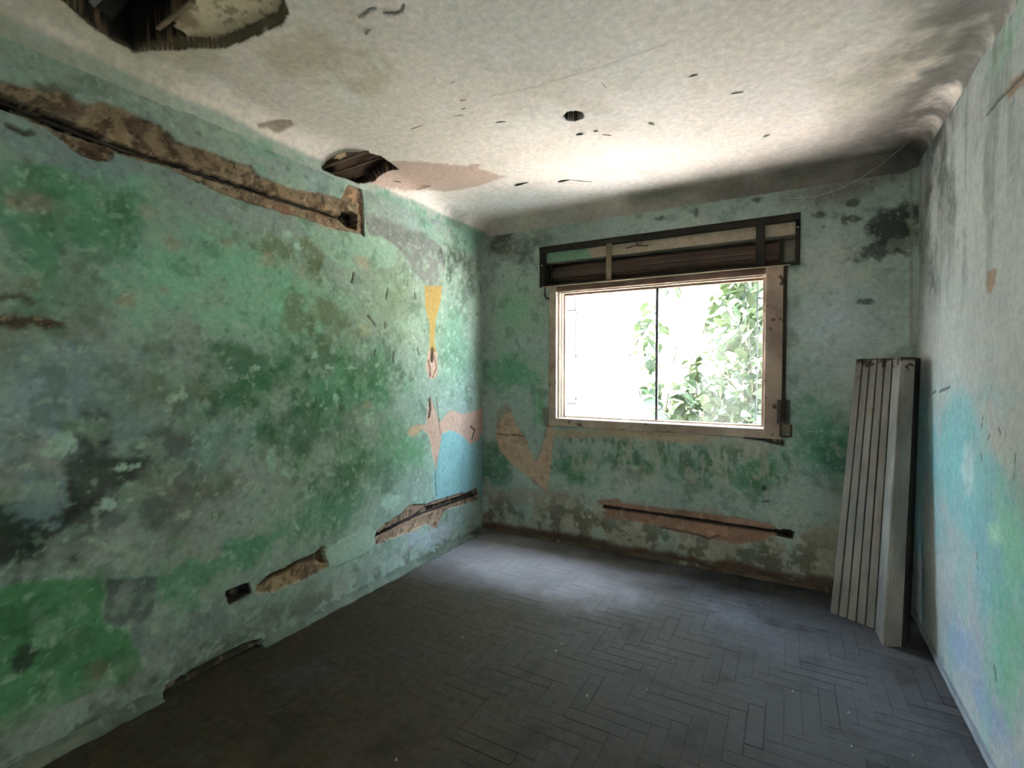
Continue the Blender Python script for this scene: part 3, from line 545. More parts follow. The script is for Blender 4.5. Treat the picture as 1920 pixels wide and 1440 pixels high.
# pink damp patch beside the small hole
ce.fill([(-2.394, 2.332), (-2.334, 2.349), (-2.095, 2.320), (-1.949, 2.419), (-1.767, 2.613), (-1.647, 2.875), (-1.867, 2.925), (-2.184, 2.889), (-2.300, 2.731), (-2.373, 2.467)], (200, 168, 152), 0.02, 0.95, 0.02, 0.014)
ce.spot((-1.752, 2.621), (0.06, 0.03), (190, 156, 138), 0.8, 1.0, 0.3, 15, 6)
ce.fill([(-2.313, 1.601), (-2.234, 1.685), (-2.257, 1.724), (-2.323, 1.697), (-2.346, 1.661), (-2.338, 1.613), (-2.361, 1.579), (-2.344, 1.564)], (160, 138, 120), 0.008, 0.9, 0.006, 0.006, depth=0.004)
ce.fill([(-1.436, 1.419), (-1.457, 1.479), (-1.484, 1.582), (-1.543, 1.612), (-1.503, 1.511)], (226, 220, 204), 0.012, 0.8, 0.01, 0.01)
# hairline along an old board joint, small cracks
ce.line([(-1.231, 1.999), (-1.024, 2.030), (-0.702, 2.039), (-0.435, 2.021)], 0.0035, (150, 138, 120), 0.002, 0.005, 0.006, op=0.6)
ce.line([(-1.361, 1.329), (-1.320, 1.316), (-1.293, 1.319)], 0.005, (96, 84, 70), 0.004)
ce.line([(-1.279, 1.357), (-1.256, 1.376), (-1.225, 1.381), (-1.194, 1.362)], 0.006, (96, 84, 70), 0.004)
# lamp hole
ce.fill([(-1.004, 2.336), (-0.976, 2.311), (-0.936, 2.322), (-0.916, 2.351), (-0.933, 2.395), (-0.974, 2.402), (-1.003, 2.374)], HOLE_DARK, 0.006, 1, 0.001, 0.003, grow=0.008, depth=0.09)
# large fallen area near the left wall: void under the slab at left, rough slab at right
big = [(-2.192, 0.755), (-2.242, 0.828), (-2.264, 0.893), (-2.277, 1.016), (-2.204, 1.069), (-2.078, 1.124), (-1.983, 1.178), (-1.870, 1.190), (-1.748, 1.197), (-1.644, 1.202), (-1.587, 1.178), (-1.526, 1.121), (-1.516, 1.022), (-1.583, 0.892), (-1.790, 0.798), (-2.026, 0.750)]
ce.fill(big, (104, 92, 70), 0.004, 1, 0.004, 0.010, grow=0.012)
ce.fill(big, (206, 186, 156), 0.004, 1, 0.004, 0.010, grow=-0.012, depth=0.030, rough=0.004, rf=70)
ce.fill([(-2.182, 0.765), (-2.232, 0.830), (-2.252, 0.895), (-2.264, 1.008), (-2.175, 1.056), (-2.079, 1.094), (-2.069, 1.038), (-1.967, 1.010), (-1.863, 0.995), (-1.727, 0.982), (-1.620, 0.881), (-1.795, 0.800), (-2.031, 0.752)], (34, 26, 20), 0.006, 1, 0.008, 0.012, grow=0.016, depth=0.19, edge=0.012, rough=0.008)
ce.spot((-1.970, 1.020), (0.06, 0.10), (120, 92, 68), 0.7, 0.8, 0.4, 12, 7)
# small hole showing the laths
ce.fill([(-2.414, 1.989), (-2.325, 2.045), (-2.264, 2.098), (-2.185, 2.168), (-2.151, 2.229), (-2.165, 2.326), (-2.186, 2.425), (-2.310, 2.386), (-2.359, 2.364), (-2.412, 2.256), (-2.412, 2.162), (-2.419, 2.063)], (62, 45, 34), 0.004, 1, 0.004, 0.007, grow=0.008, depth=0.07, rough=0.008)
ce.fill([(-2.346, 2.046), (-2.317, 2.048), (-2.273, 2.086), (-2.299, 2.115), (-2.343, 2.096)], TAN, 0.006, 1, 0.003, 0.005, depth=0.012)
scar = ((ce.h < -0.008) & (ce.h > -0.045)).astype(float)
ce.mottle((120, 100, 76), 30, 0.60, 0.08, 0.7, 21, mask=scar); ce.mottle((150, 124, 98), 9, 0.52, 0.14, 0.5, 22, mask=scar)
ce.shade(60, 0.08, 24)
ce.h += (fbm(ce.A, ce.B, 1.4, 3, 35) - 0.5) * 0.009 * np.clip((XR - RCR - ce.A) / 0.3, 0, 1) * np.clip((ce.A - XL - RCL) / 0.2, 0, 1) * np.clip((YB - RCB - ce.B) / 0.2, 0, 1) + (fbm(ce.A, ce.B, 16, 4, 36) - 0.5) * 0.0014
def ceil_pos(sx, sy, h=0.0):
    """unrolled ceiling coordinates -> room position (h: offset into the room)"""
    sx = np.asarray(sx, float); sy = np.asarray(sy, float)
    tl = np.clip((XL + RCL - sx) / RCL, 0, math.pi / 2); tr = np.clip((sx - XR + RCR) / RCR, 0, math.pi / 2); tb = np.clip((sy - YB + RCB) / RCB, 0, math.pi / 2)
    x = np.where(tl > 0, XL + RCL - RCL * np.sin(tl), np.where(tr > 0, XR - RCR + RCR * np.sin(tr), sx))
    y = np.where(tb > 0, YB - RCB + RCB * np.sin(tb), sy)
    d1 = RCL * (1 - np.cos(tl)) + RCR * (1 - np.cos(tr)); d2 = RCB * (1 - np.cos(tb))
    z = H - (d1 ** 2.2 + d2 ** 2.2) ** (1 / 2.2)
    nx = np.sin(tl) * np.cos(tb) - np.sin(tr) * np.cos(tb); ny = -np.sin(tb); nz = -np.cos(tl) * np.cos(tr) * np.cos(tb)
    ln = np.sqrt(nx * nx + ny * ny + nz * nz) + 1e-9
    return np.stack([x + h * nx / ln, y + h * ny / ln, z + h * nz / ln], -1)
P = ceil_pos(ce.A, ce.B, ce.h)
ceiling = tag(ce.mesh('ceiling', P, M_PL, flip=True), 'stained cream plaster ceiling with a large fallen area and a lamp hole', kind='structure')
def cpt(c, up=0.0):
    p = ceil_pos(c[0], c[1], -up); return tuple(float(t) for t in p)
# slab over the ceiling and a shell round the room, keep daylight out of the voids
m_slab = noise_mat('slab_concrete', (70, 64, 56), (104, 96, 84), 0.95, 6)
mb = MB(); mb.box((XL - 0.4, YR - 0.3, H + 0.22), (XR + 0.4, YO - 0.002, H + 0.40)); tag(mb.build('ceiling_slab', m_slab), 'concrete slab above the ceiling', kind='structure')
mb = MB(); mb.box((XL - 0.40, YR - 0.3, -0.3), (XL - 0.12, YO - 0.002, H + 0.22)); tag(mb.build('wall_left_masonry', m_slab), 'masonry behind the left wall plaster', kind='structure')
mb = MB(); mb.box((XR + 0.05, YR - 0.3, -0.3), (XR + 0.40, YO - 0.002, H + 0.22)); tag(mb.build('wall_right_masonry', m_slab), 'masonry behind the right wall plaster', kind='structure')
mb = MB(); mb.box((XL - 0.12, YR - 0.3, -0.3), (DX0, YR - 0.01, H + 0.22)); mb.box((DX1, YR - 0.3, -0.3), (XR + 0.05, YR - 0.01, H + 0.22)); mb.box((DX0, YR - 0.3, DZ), (DX1, YR - 0.01, H + 0.22)); mb.box((DX0, YR - 0.3, -0.3), (DX1, YR - 0.06, -0.01)); tag(mb.build('wall_rear_masonry', m_slab), 'masonry behind the rear wall plaster', kind='structure')
# unseen hall added for fill light, sunlit through an opening in its left wall
m_fill_hall = noise_mat('fill_hall_plaster', (206, 202, 190), (222, 218, 208), 0.9, 4, 0.0)
HX0, HX1, HY0, HY1, HZ = XL - 0.4, XR + 0.4, YR - 2.3, YR - 0.3, 2.6
mb = MB(); mb.box((HX0 - 0.2, HY0 - 0.2, -0.32), (HX1 + 0.2, HY1, -0.01)); tag(mb.build('floor_fill_hall', m_fill_hall), 'pale floor of the added fill light hall behind the doorway', kind='structure')
mb = MB(); mb.box((HX0 - 0.2, HY0 - 0.2, HZ), (HX1 + 0.2, HY1, HZ + 0.15)); tag(mb.build('ceiling_fill_hall', m_fill_hall), 'plaster ceiling of the added fill light hall', kind='structure')
mb = MB(); mb.box((HX0 - 0.2, HY0 - 0.2, -0.01), (HX1 + 0.2, HY0, HZ)); tag(mb.build('wall_fill_hall_rear', m_fill_hall), 'rear wall of the added fill light hall', kind='structure')
mb = MB(); mb.box((HX1, HY0, -0.01), (HX1 + 0.2, HY1, HZ)); tag(mb.build('wall_fill_hall_right', m_fill_hall), 'right wall of the added fill light hall', kind='structure')
mb = MB(); wy0, wy1, wz0, wz1 = HY0 + 0.2, HY0 + 1.8, 0.5, 2.35
for (p, q) in (((HY0, -0.01), (wy0, HZ)), ((wy1, -0.01), (HY1, HZ)), ((wy0, -0.01), (wy1, wz0)), ((wy0, wz1), (wy1, HZ))):
    mb.box((HX0 - 0.2, p[0], p[1]), (HX0, q[0], q[1]))
tag(mb.build('wall_fill_hall_left', m_fill_hall), 'left wall of the added fill light hall, with an opening for the sun', kind='structure')
# laths inside the small hole, a joist and a lath in the large one
m_lath = noise_mat('lath_wood', (54, 40, 32), (96, 76, 58), 0.9, 18, 0.3, (1, 1, 1))
m_joist = noise_mat('joist_wood', (30, 22, 18), (56, 42, 34), 0.9, 14, 0.3)
def lath(name, c0, c1, up0, w, t, m):
    p = Vector(cpt(c0, up0)); q = Vector(cpt(c1, up0)); d = (q - p).normalized(); s = d.cross(Vector((0, 0, 1))).normalized() * w / 2; u = Vector((0, 0, t))
    MB().prism([p - s, q - s, q + s, p + s], [p - s + u, q - s + u, q + s + u, p + s + u]).build(name, m, ceiling)
lath('lath', (-2.431, 1.968), (-2.106, 2.196), 0.030, 0.026, 0.010, m_lath)
lath('lath', (-2.427, 2.063), (-2.109, 2.312), 0.038, 0.018, 0.010, m_lath)
lath('lath', (-2.120, 1.022), (-1.857, 1.010), 0.020, 0.016, 0.008, noise_mat('lath_pale', (116, 94, 70), (146, 122, 94), 0.9, 18))
lath('joist', (-2.323, 0.918), (-1.696, 0.874), 0.125, 0.07, 0.06, m_joist)
lath('lath', (-2.271, 0.869), (-2.074, 0.865), 0.075, 0.022, 0.008, noise_mat('lath_grey', (110, 108, 106), (150, 148, 146), 0.9, 18))
# curled flakes of paint hanging from the ceiling
m_flake = noise_mat('ceiling_flake', (120, 106, 88), (176, 164, 146), 0.95, 30)
rng = random.Random(5)
for c0, c1, wd in [((-1.286, 1.354), (-1.230, 1.381), .016), ((-1.376, 1.334), (-1.331, 1.316), .014), ((-1.416, 1.409), (-1.380, 1.396), .022), ((-1.767, 2.061), (-1.671, 2.062), .010), ((-1.492, 2.064), (-1.424, 2.079), .008), ((-1.376, 1.960), (-1.349, 1.969), .014), ((-1.411, 2.028), (-1.390, 2.028), .016), ((-1.335, 2.219), (-1.289, 2.239), .010), ((-1.027, 2.550), (-0.987, 2.558), .012), ((-0.927, 2.558), (-0.907, 2.563), .012), ((-0.655, 2.618), (-0.631, 2.644), .014), ((-0.397, 2.292), (-0.362, 2.294), .010), ((-0.252, 2.526), (-0.200, 2.540), .008), ((-1.671, 3.035), (-1.566, 3.026), .016), ((-1.385, 3.116), (-1.301, 3.121), .016), ((-1.301, 3.121), (-1.183, 3.229), .006), ((-0.746, 2.147), (-0.740, 2.193), .006), ((-2.293, 2.723), (-2.180, 2.751), .012), ((-1.328, 1.822), (-1.307, 1.825), .010), ((-0.138, 3.069), (-0.106, 3.058), .012), ((-0.899, 2.615), (-0.862, 2.650), .006), ((-2.308, 2.512), (-2.287, 2.565), .010)]:
    p = Vector(cpt(c0, -0.001)); q = Vector(cpt(c1, -0.001)); d = q - p; s = Vector((-d.y, d.x, 0)).normalized() * wd
    if s.y > 0: s = -s
    n = 5; va = []; vb = []
    for k in range(n + 1):
        t = k / n; c = p + d * t; w = math.sin(math.pi * (0.12 + 0.76 * t)) * rng.uniform(.7, 1.2)
        va.append(c); vb.append(c + s * w + Vector((0, 0, -wd * 0.75 * w)))
    th = Vector((0, 0, 0.0015)); MBf = MB(); vs_ = [*va, *vb, *[v + th for v in va], *[v + th for v in vb]]; m_ = n + 1
    fs_ = []
    for k in range(n):
        fs_ += [(k, k + 1, m_ + k + 1, m_ + k), (2 * m_ + k, 3 * m_ + k, 3 * m_ + k + 1, 2 * m_ + k + 1), (m_ + k, m_ + k + 1, 3 * m_ + k + 1, 3 * m_ + k)]
    MBf.add(vs_, fs_).build('paint_flake', m_flake, ceiling)
# ------------------------------------------------------------------ floor: herringbone parquet under dust
def floor_mat(name, joint=False):
    m, nt, b = newmat(name); N = nt.nodes.new; L = nt.links.new
    ge = N('ShaderNodeNewGeometry')
    n1 = N('ShaderNodeTexNoise'); n1.inputs['Scale'].default_value = 2.2; n1.inputs['Detail'].default_value = 3; n1.inputs['Roughness'].default_value = 0.6
    n2 = N('ShaderNodeTexNoise'); n2.inputs['Scale'].default_value = 26; n2.inputs['Detail'].default_value = 4; n2.inputs['Roughness'].default_value = 0.7
    L(ge.outputs['Position'], n1.inputs['Vector']); L(ge.outputs['Position'], n2.inputs['Vector'])
    wood = N('ShaderNodeValToRGB'); e = wood.color_ramp.elements
    e[0].color = (*lin((58, 55, 54)), 1); e[1].color = (*lin((80, 77, 75)), 1); L(ge.outputs['Random Per Island'], wood.inputs['Fac'])
    dust = N('ShaderNodeValToRGB'); e = dust.color_ramp.elements
    e[0].position = 0.3; e[1].position = 0.7; e[0].color = (*lin((66, 65, 68)), 1); e[1].color = (*lin((92, 91, 94)), 1); L(n2.outputs['Fac'], dust.inputs['Fac'])
    # dust is thick towards the left of the room, thin towards the right
    sx = N('ShaderNodeSeparateXYZ'); L(ge.outputs['Position'], sx.inputs['Vector'])
    mr = N('ShaderNodeMapRange'); mr.inputs['From Min'].default_value = 0.1; mr.inputs['From Max'].default_value = -1.5; mr.inputs['To Min'].default_value = 0.35; mr.inputs['To Max'].default_value = 1.0
    L(sx.outputs['X'], mr.inputs['Value'])
    ad = N('ShaderNodeMath'); ad.operation = 'MULTIPLY_ADD'; L(n1.outputs['Fac'], ad.inputs[0]); ad.inputs[1].default_value = 0.9; L(mr.outputs['Result'], ad.inputs[2])
    sb = N('ShaderNodeMath'); sb.operation = 'SUBTRACT'; sb.use_clamp = True; L(ad.outputs['Value'], sb.inputs[0]); sb.inputs[1].default_value = 0.45
    mx = N('ShaderNodeMix'); mx.data_type = 'RGBA'; L(sb.outputs['Value'], mx.inputs['Factor']); L(dust.outputs['Color'], mx.inputs['B'])
    dim_dirt = N('ShaderNodeValToRGB'); e = dim_dirt.color_ramp.elements  # brown dirt, partly the dimmer, warmer light at left put into colour
    e[0].position = 0.3; e[1].position = 0.7; e[0].color = (*lin((50, 43, 31)), 1); e[1].color = (*lin((70, 61, 46)), 1); L(n2.outputs['Fac'], dim_dirt.inputs['Fac'])
    md = N('ShaderNodeMapRange'); md.inputs['From Min'].default_value = -0.35; md.inputs['From Max'].default_value = 0.55
    dy = N('ShaderNodeMapRange'); dy.inputs['From Min'].default_value = 2.5; dy.inputs['From Max'].default_value = 3.7; dy.inputs['To Max'].default_value = 1.3; L(sx.outputs['Y'], dy.inputs['Value'])  # grey returns towards the back wall, painting the brighter window light there
    dxy = N('ShaderNodeMath'); dxy.operation = 'ADD'; L(sx.outputs['X'], dxy.inputs[0]); L(dy.outputs['Result'], dxy.inputs[1]); L(dxy.outputs['Value'], md.inputs['Value'])
    m4 = N('ShaderNodeMath'); m4.operation = 'MULTIPLY_ADD'; m4.use_clamp = True; L(n1.outputs['Fac'], m4.inputs[0]); m4.inputs[1].default_value = 2.2
    m5 = N('ShaderNodeMath'); m5.operation = 'ADD'; L(md.outputs['Result'], m5.inputs[0]); m5.inputs[1].default_value = -1.25; L(m5.outputs['Value'], m4.inputs[2])
    mxd = N('ShaderNodeMix'); mxd.data_type = 'RGBA'; L(m4.outputs['Value'], mxd.inputs['Factor']); L(dim_dirt.outputs['Color'], mxd.inputs['A']); L(dust.outputs['Color'], mxd.inputs['B']); L(mxd.outputs['Result'], mx.inputs['B'])
    if joint: mx.inputs['A'].default_value = (*lin((28, 24, 22)), 1)
    else: L(wood.outputs['Color'], mx.inputs['A'])
    # dark stains
    n3 = N('ShaderNodeTexNoise'); n3.inputs['Scale'].default_value = 5.0; n3.inputs['Detail'].default_value = 3; L(ge.outputs['Position'], n3.inputs['Vector'])
    r3 = N('ShaderNodeMapRange'); r3.inputs['From Min'].default_value = 0.56; r3.inputs['From Max'].default_value = 0.72; r3.inputs['To Min'].default_value = 0.0; r3.inputs['To Max'].default_value = 0.55; L(n3.outputs['Fac'], r3.inputs['Value'])
    m3 = N('ShaderNodeMix'); m3.data_type = 'RGBA'; L(r3.outputs['Result'], m3.inputs['Factor']); L(mx.outputs['Result'], m3.inputs['A']); m3.inputs['B'].default_value = (*lin((40, 35, 27)), 1)
    # pool of window light by the far left corner, painted as pale colour
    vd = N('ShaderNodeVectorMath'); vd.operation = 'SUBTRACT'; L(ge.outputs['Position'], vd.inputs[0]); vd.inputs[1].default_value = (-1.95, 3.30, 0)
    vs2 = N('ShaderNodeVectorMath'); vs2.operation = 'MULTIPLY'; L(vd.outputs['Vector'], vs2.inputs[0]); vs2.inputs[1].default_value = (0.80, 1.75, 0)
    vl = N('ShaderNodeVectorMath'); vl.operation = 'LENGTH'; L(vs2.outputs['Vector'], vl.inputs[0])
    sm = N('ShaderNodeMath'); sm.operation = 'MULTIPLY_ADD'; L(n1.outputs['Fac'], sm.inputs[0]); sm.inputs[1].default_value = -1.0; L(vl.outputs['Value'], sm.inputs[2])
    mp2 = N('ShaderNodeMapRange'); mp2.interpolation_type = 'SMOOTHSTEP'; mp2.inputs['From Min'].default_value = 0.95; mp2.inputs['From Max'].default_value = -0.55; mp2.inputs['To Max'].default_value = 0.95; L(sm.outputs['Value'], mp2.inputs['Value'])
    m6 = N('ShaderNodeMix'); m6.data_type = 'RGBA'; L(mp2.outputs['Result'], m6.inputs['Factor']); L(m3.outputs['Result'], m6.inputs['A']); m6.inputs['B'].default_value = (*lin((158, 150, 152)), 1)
    L(m6.outputs['Result'], b.inputs['Base Color'])
    b.inputs['Roughness'].default_value = 0.9; b.inputs['Specular IOR Level'].default_value = 0.12
    return m
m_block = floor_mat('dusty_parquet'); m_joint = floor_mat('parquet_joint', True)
fl = MB(); fl.box((XL - 0.1, YR - 0.05, -0.15), (XR + 0.05, YB + 0.05, -0.0016))
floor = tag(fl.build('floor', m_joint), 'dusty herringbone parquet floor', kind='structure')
PW, PN = 0.066, 4
rng = random.Random(11)
def block_verts(x0, x1, y0, y1, z=0.0, c=0.0006):
    zb = -0.010
    return ([(x0, y0, zb), (x1, y0, zb), (x1, y1, zb), (x0, y1, zb), (x0, y0, z - c), (x1, y0, z - c), (x1, y1, z - c), (x0, y1, z - c), (x0 + c, y0 + c, z), (x1 - c, y0 + c, z), (x1 - c, y1 - c, z), (x0 + c, y1 - c, z)],
            [(8, 9, 10, 11), (4, 5, 9, 8), (5, 6, 10, 9), (6, 7, 11, 10), (7, 4, 8, 11), (0, 1, 5, 4), (1, 2, 6, 5), (2, 3, 7, 6), (3, 0, 4, 7)])
blocks = set()
i0, i1 = int((XL - 0.3) / PW), int((XR + 0.3) / PW); j0, j1 = int((YR - 0.3) / PW), int((YB + 0.3) / PW)
for i in range(i0, i1):
    for j in range(j0, j1):
        t = (i - j) % (2 * PN)
        if t < PN: blocks.add((i - t, j, 0))
        else: blocks.add((i, j - (2 * PN - 1 - t), 1))
FX0, FX1, FY0, FY1 = XL + 0.004, XR - 0.004, YR + 0.004, YB - 0.004
items = []
for (i, j, v) in sorted(blocks):
    x0, y0 = i * PW, j * PW; x1, y1 = (x0 + PW, y0 + PN * PW) if v else (x0 + PN * PW, y0 + PW)
    full = x0 >= FX0 and x1 <= FX1 and y0 >= FY0 and y1 <= FY1
    cx0, cx1, cy0, cy1 = max(x0, FX0), min(x1, FX1), max(y0, FY0), min(y1, FY1)
    if cx1 - cx0 < 0.008 or cy1 - cy0 < 0.008: continue
    mx_, my_ = (cx0 + cx1) / 2, (cy0 + cy1) / 2
    ang = math.degrees(math.atan2(mx_, my_)) + 29.2; dist = math.hypot(mx_, my_)
    seen = abs(ang) < 47 and dist * math.cos(math.radians(ang)) > 1.70
    items.append((dist if seen else 99 + dist, v, full, cx0, cx1, cy0, cy1))
items.sort()
variants = {}
for v in (0, 1):
    for k in range(4):
        g = (0.0002, 0.0004, 0.0007, 0.0016)[k]; w, l = (PW / 2 - g, PN * PW / 2 - g); a, b_ = (w, l) if v else (l, w)
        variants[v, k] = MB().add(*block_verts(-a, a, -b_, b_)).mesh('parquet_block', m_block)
rest = MB(); nobj = 0
for (dd, v, full, x0, x1, y0, y1) in items:
    dz = rng.uniform(-0.0007, 0.0003); k = rng.choice((0, 0, 1, 1, 2, 2, 3))
    if full and nobj < 300 and dd < 50:
        o = bpy.data.objects.new('parquet_block', variants[v, k]); o.location = ((x0 + x1) / 2, (y0 + y1) / 2, dz); o.rotation_euler = (rng.uniform(-.0025, .0025), rng.uniform(-.0025, .0025), rng.uniform(-.003, .003))
        link(o, floor); nobj += 1
    else:
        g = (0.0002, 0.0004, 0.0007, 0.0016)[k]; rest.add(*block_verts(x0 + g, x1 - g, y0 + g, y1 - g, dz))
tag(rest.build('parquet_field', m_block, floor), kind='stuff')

# ------------------------------------------------------------------ skirtings of plaster
def skirting(name, label, side, segs, hgt, out, m, lift=0.0):
    mb = MB(); rg = random.Random(hash(side) % 97 if False else len(side))
    for (t0, t1) in segs:
        n = max(2, int((t1 - t0) / 0.04)); prof = [(0.0, hgt), (0.006, hgt), (out * 0.35, hgt * 0.62), (out * 0.72, hgt * 0.34), (out, hgt * 0.16), (out, lift), (0.0, lift)]
        vs_ = []; np_ = len(prof)
        for k in range(n + 1):
            t = t0 + (t1 - t0) * k / n; jx = rg.uniform(-.006, .006) * out / 0.045; jz = rg.uniform(-.008, .008) * (1.0 if out > 0.03 else 0.3); ef_ = min(1.0, 0.45 + min(t - t0, t1 - t) / 0.10)
            for (d, z) in prof:
                dd = max(d + (jx if 0 < d else 0), -0.004) - (0.008 if d == 0 else 0); zz = lift + (z - lift) * ef_ + (jz if z > lift + 0.004 else 0) * (0.5 if z < hgt * 0.3 else 1)
                vs_.append({'left': (XL + dd, t, zz), 'right': (XR - dd, t, zz), 'back': (t, YB - dd, zz)}[side])
        fs_ = [(k * np_ + a, k * np_ + (a + 1) % np_, (k + 1) * np_ + (a + 1) % np_, (k + 1) * np_ + a) for k in range(n) for a in range(np_)]
        fs_ += [tuple(range(np_)), tuple(n * np_ + a for a in range(np_))]
        mb.add(vs_, fs_)
    return tag(mb.build(name, m), label, kind='structure')
m_sk_l = noise_mat('skirting_render', (80, 88, 74), (116, 122, 106), 0.95, 7, 0.4, spots=((132, 138, 122), 12, 0.64))
m_sk_b = noise_mat('skirting_stained', (66, 52, 42), (104, 88, 70), 0.95, 6, 0.4, spots=((140, 132, 112), 9, 0.62))
m_sk_r = noise_mat('skirting_pale', (120, 124, 128), (148, 150, 154), 0.95, 8, 0.3)
skirting('baseboard_left', 'broken plaster skirting along the left wall', 'left', [(YR + 0.01, 1.10), (1.57, YB - 0.03)], 0.044, 0.042, m_sk_l)
skirting('baseboard_back', 'stained low skirting under the back wall', 'back', [(XL + 0.05, XR - 0.02)], 0.030, 0.014, m_sk_b)
skirting('baseboard_right', 'thin plaster lip at the foot of the right wall', 'right', [(YR + 0.01, YB - 0.03)], 0.042, 0.010, m_sk_r, 0.012)
m_soil = noise_mat('dark_dirt', (34, 30, 22), (58, 50, 38), 1.0, 30, 0.4)

# ------------------------------------------------------------------ window in the back wall
m_frame = noise_mat('weathered_frame_paint', (140, 118, 104), (184, 162, 146), 0.8, 5, 0.3, (1, 1, 1), spots=((70, 52, 42), 16, 0.63))
m_head = noise_mat('worn_head_wood', (98, 74, 62), (142, 114, 96), 0.8, 6, 0.4, (0.6, 1, 1), spots=((170, 144, 116), 14, 0.66))
m_steel = noise_mat('dark_steel', (56, 54, 52), (84, 80, 76), 0.6, 14, 0.15)
win = empty('window_1', (-0.88, YB + 0.07, 0.965)); tag(win, 'wide window with weathered brown frame, thin steel mullion and bright garden behind', kind='structure')
F0 = YB - 0.014; F1 = YB + 0.13
def bar(name, a, b, m, ch=0.004, parent=win): return MB().box(a, b, ch).build(name, m, parent)
bar('jamb', (OX0, F0, 0.965), (-1.668, F1, 2.108), m_frame)
bar('jamb', (-0.145, F0, 0.965), (OX1 + 0.0, F1, 2.108), m_frame)
bar('head', (-1.668, F0 + 0.002, 2.062), (-0.145, F1, 2.108), m_head)
bar('sill', (-1.668, F0 - 0.006, 0.965), (-0.145, F1, 1.030), m_frame)
m_stop = noise_mat('daylit_stop_paint', (184, 164, 140), (214, 196, 172), 0.6, 10, 0.2, spots=((110, 88, 70), 20, 0.66))  # paler than the frame: daylight on the stops put into the colour
bar('stop', (-1.668, YB + 0.018, 1.030), (-1.650, YB + 0.036, 2.062), m_stop, 0.003)
bar('stop', (-1.668, YB + 0.060, 1.030), (-1.644, YB + 0.082, 2.062), m_stop, 0.003)
bar('stop', (-1.668, YB + 0.102, 1.030), (-1.636, F1, 2.062), m_frame, 0.003)
bar('stop', (-1.636, YB + 0.102, 2.044), (-0.165, F1, 2.062), m_head, 0.003)
bar('stop', (-1.636, YB + 0.018, 2.050), (-0.165, YB + 0.034, 2.062), m_stop, 0.003)
bar('stop', (-0.165, YB + 0.102, 1.030), (-0.145, F1, 2.062), m_frame, 0.003)
bar('stop', (-1.636, YB + 0.102, 1.030), (-0.165, F1, 1.044), m_stop, 0.003)
bar('mullion', (-0.893, YB + 0.100, 1.044), (-0.873, YB + 0.125, 2.044), m_steel, 0.003)
mg, nt, b = newmat('window_glass'); N = nt.nodes.new; Lk = nt.links.new
tr = N('ShaderNodeBsdfTransparent'); gl = N('ShaderNodeBsdfGlossy'); gl.inputs['Roughness'].default_value = 0.05; df = N('ShaderNodeBsdfDiffuse'); df.inputs['Color'].default_value = (0.6, 0.58, 0.52, 1)
nz = N('ShaderNodeTexNoise'); nz.inputs['Scale'].default_value = 9; nz.inputs['Detail'].default_value = 8; tcx = N('ShaderNodeTexCoord'); Lk(tcx.outputs['Object'], nz.inputs['Vector'])
mrx = N('ShaderNodeMapRange'); mrx.inputs['From Min'].default_value = 0.55; mrx.inputs['From Max'].default_value = 0.75; mrx.inputs['To Min'].default_value = 0.01; mrx.inputs['To Max'].default_value = 0.10; Lk(nz.outputs['Fac'], mrx.inputs['Value'])
m1 = N('ShaderNodeMixShader'); m1.inputs[0].default_value = 0.05; Lk(tr.outputs[0], m1.inputs[1]); Lk(gl.outputs[0], m1.inputs[2])
m2 = N('ShaderNodeMixShader'); Lk(mrx.outputs['Result'], m2.inputs[0]); Lk(m1.outputs[0], m2.inputs[1]); Lk(df.outputs[0], m2.inputs[2])
Lk(m2.outputs[0], nt.nodes['Material Output'].inputs['Surface']); nt.nodes.remove(b)
MB().box((-1.634, YB + 0.111, 1.045), (-0.894, YB + 0.114, 2.043)).build('pane', mg, win)
MB().box((-0.872, YB + 0.111, 1.045), (-0.167, YB + 0.114, 2.043)).build('pane', mg, win)
# outer stone sill
m_stone = noise_mat('outer_sill_stone', (186, 174, 154), (214, 204, 186), 0.9, 12, 0.2)
tag(MB().box((OX0 - 0.04, F1 + 0.002, 0.93), (OX1 + 0.04, YO + 0.05, 0.985), 0.006).build('trim_1', m_stone), 'pale stone sill outside the window', kind='structure')

# diamond grille outside the panes
m_wire = noise_mat('grille_wire', (18, 18, 17), (30, 30, 28), 0.6, 20, 0.0)
gr = empty('window_grille', (-0.90, YO + 0.0, 1.0)); tag(gr, 'diamond wire grille fixed outside the window panes', 'window grille')
GX0, GX1, GZ0, GZ1, GY = -1.575, -0.200, 1.00, 2.09, YO + 0.02
for x in (GX0, GX1): MB().tube([(x, GY, GZ0), (x, GY, GZ1)], 0.004, 6).build('frame_rod', m_wire, gr)
for z in (GZ0 + 0.003, GZ1 - 0.003): MB().tube([(GX0, GY, z), (GX1, GY, z)], 0.004, 6).build('frame_rod', m_wire, gr)
for x, s in ((GX0, -1), (GX1, 1)):
    for z in (1.140, 1.930): MB().tube([(x, GY, z), (x + s * 0.15, GY, z)], 0.006, 6).build('lug', m_wire, gr)
dxh, dzh = 0.113, 0.182; cx_, cz_ = -0.662, 1.547
for sgn in (-1, 1):
    for k in range(-14, 15):
        pts = []
        for xx in (GX0, GX1):
            z = cz_ + sgn * (xx - cx_ - 2 * k * dxh) * dzh / dxh
            if GZ0 <= z <= GZ1: pts.append((xx, z))
        for zz in (GZ0, GZ1):
            xq = cx_ + 2 * k * dxh + sgn * (zz - cz_) * dxh / dzh
            if GX0 < xq < GX1: pts.append((xq, zz))
        if len(pts) >= 2:
            (xa, za), (xb, zb) = pts[0], pts[1]
            MB().tube([(xa, GY + 0.003 * sgn, za), (xb, GY + 0.003 * sgn, zb)], 0.0028, 5).build('wire', m_wire, gr)

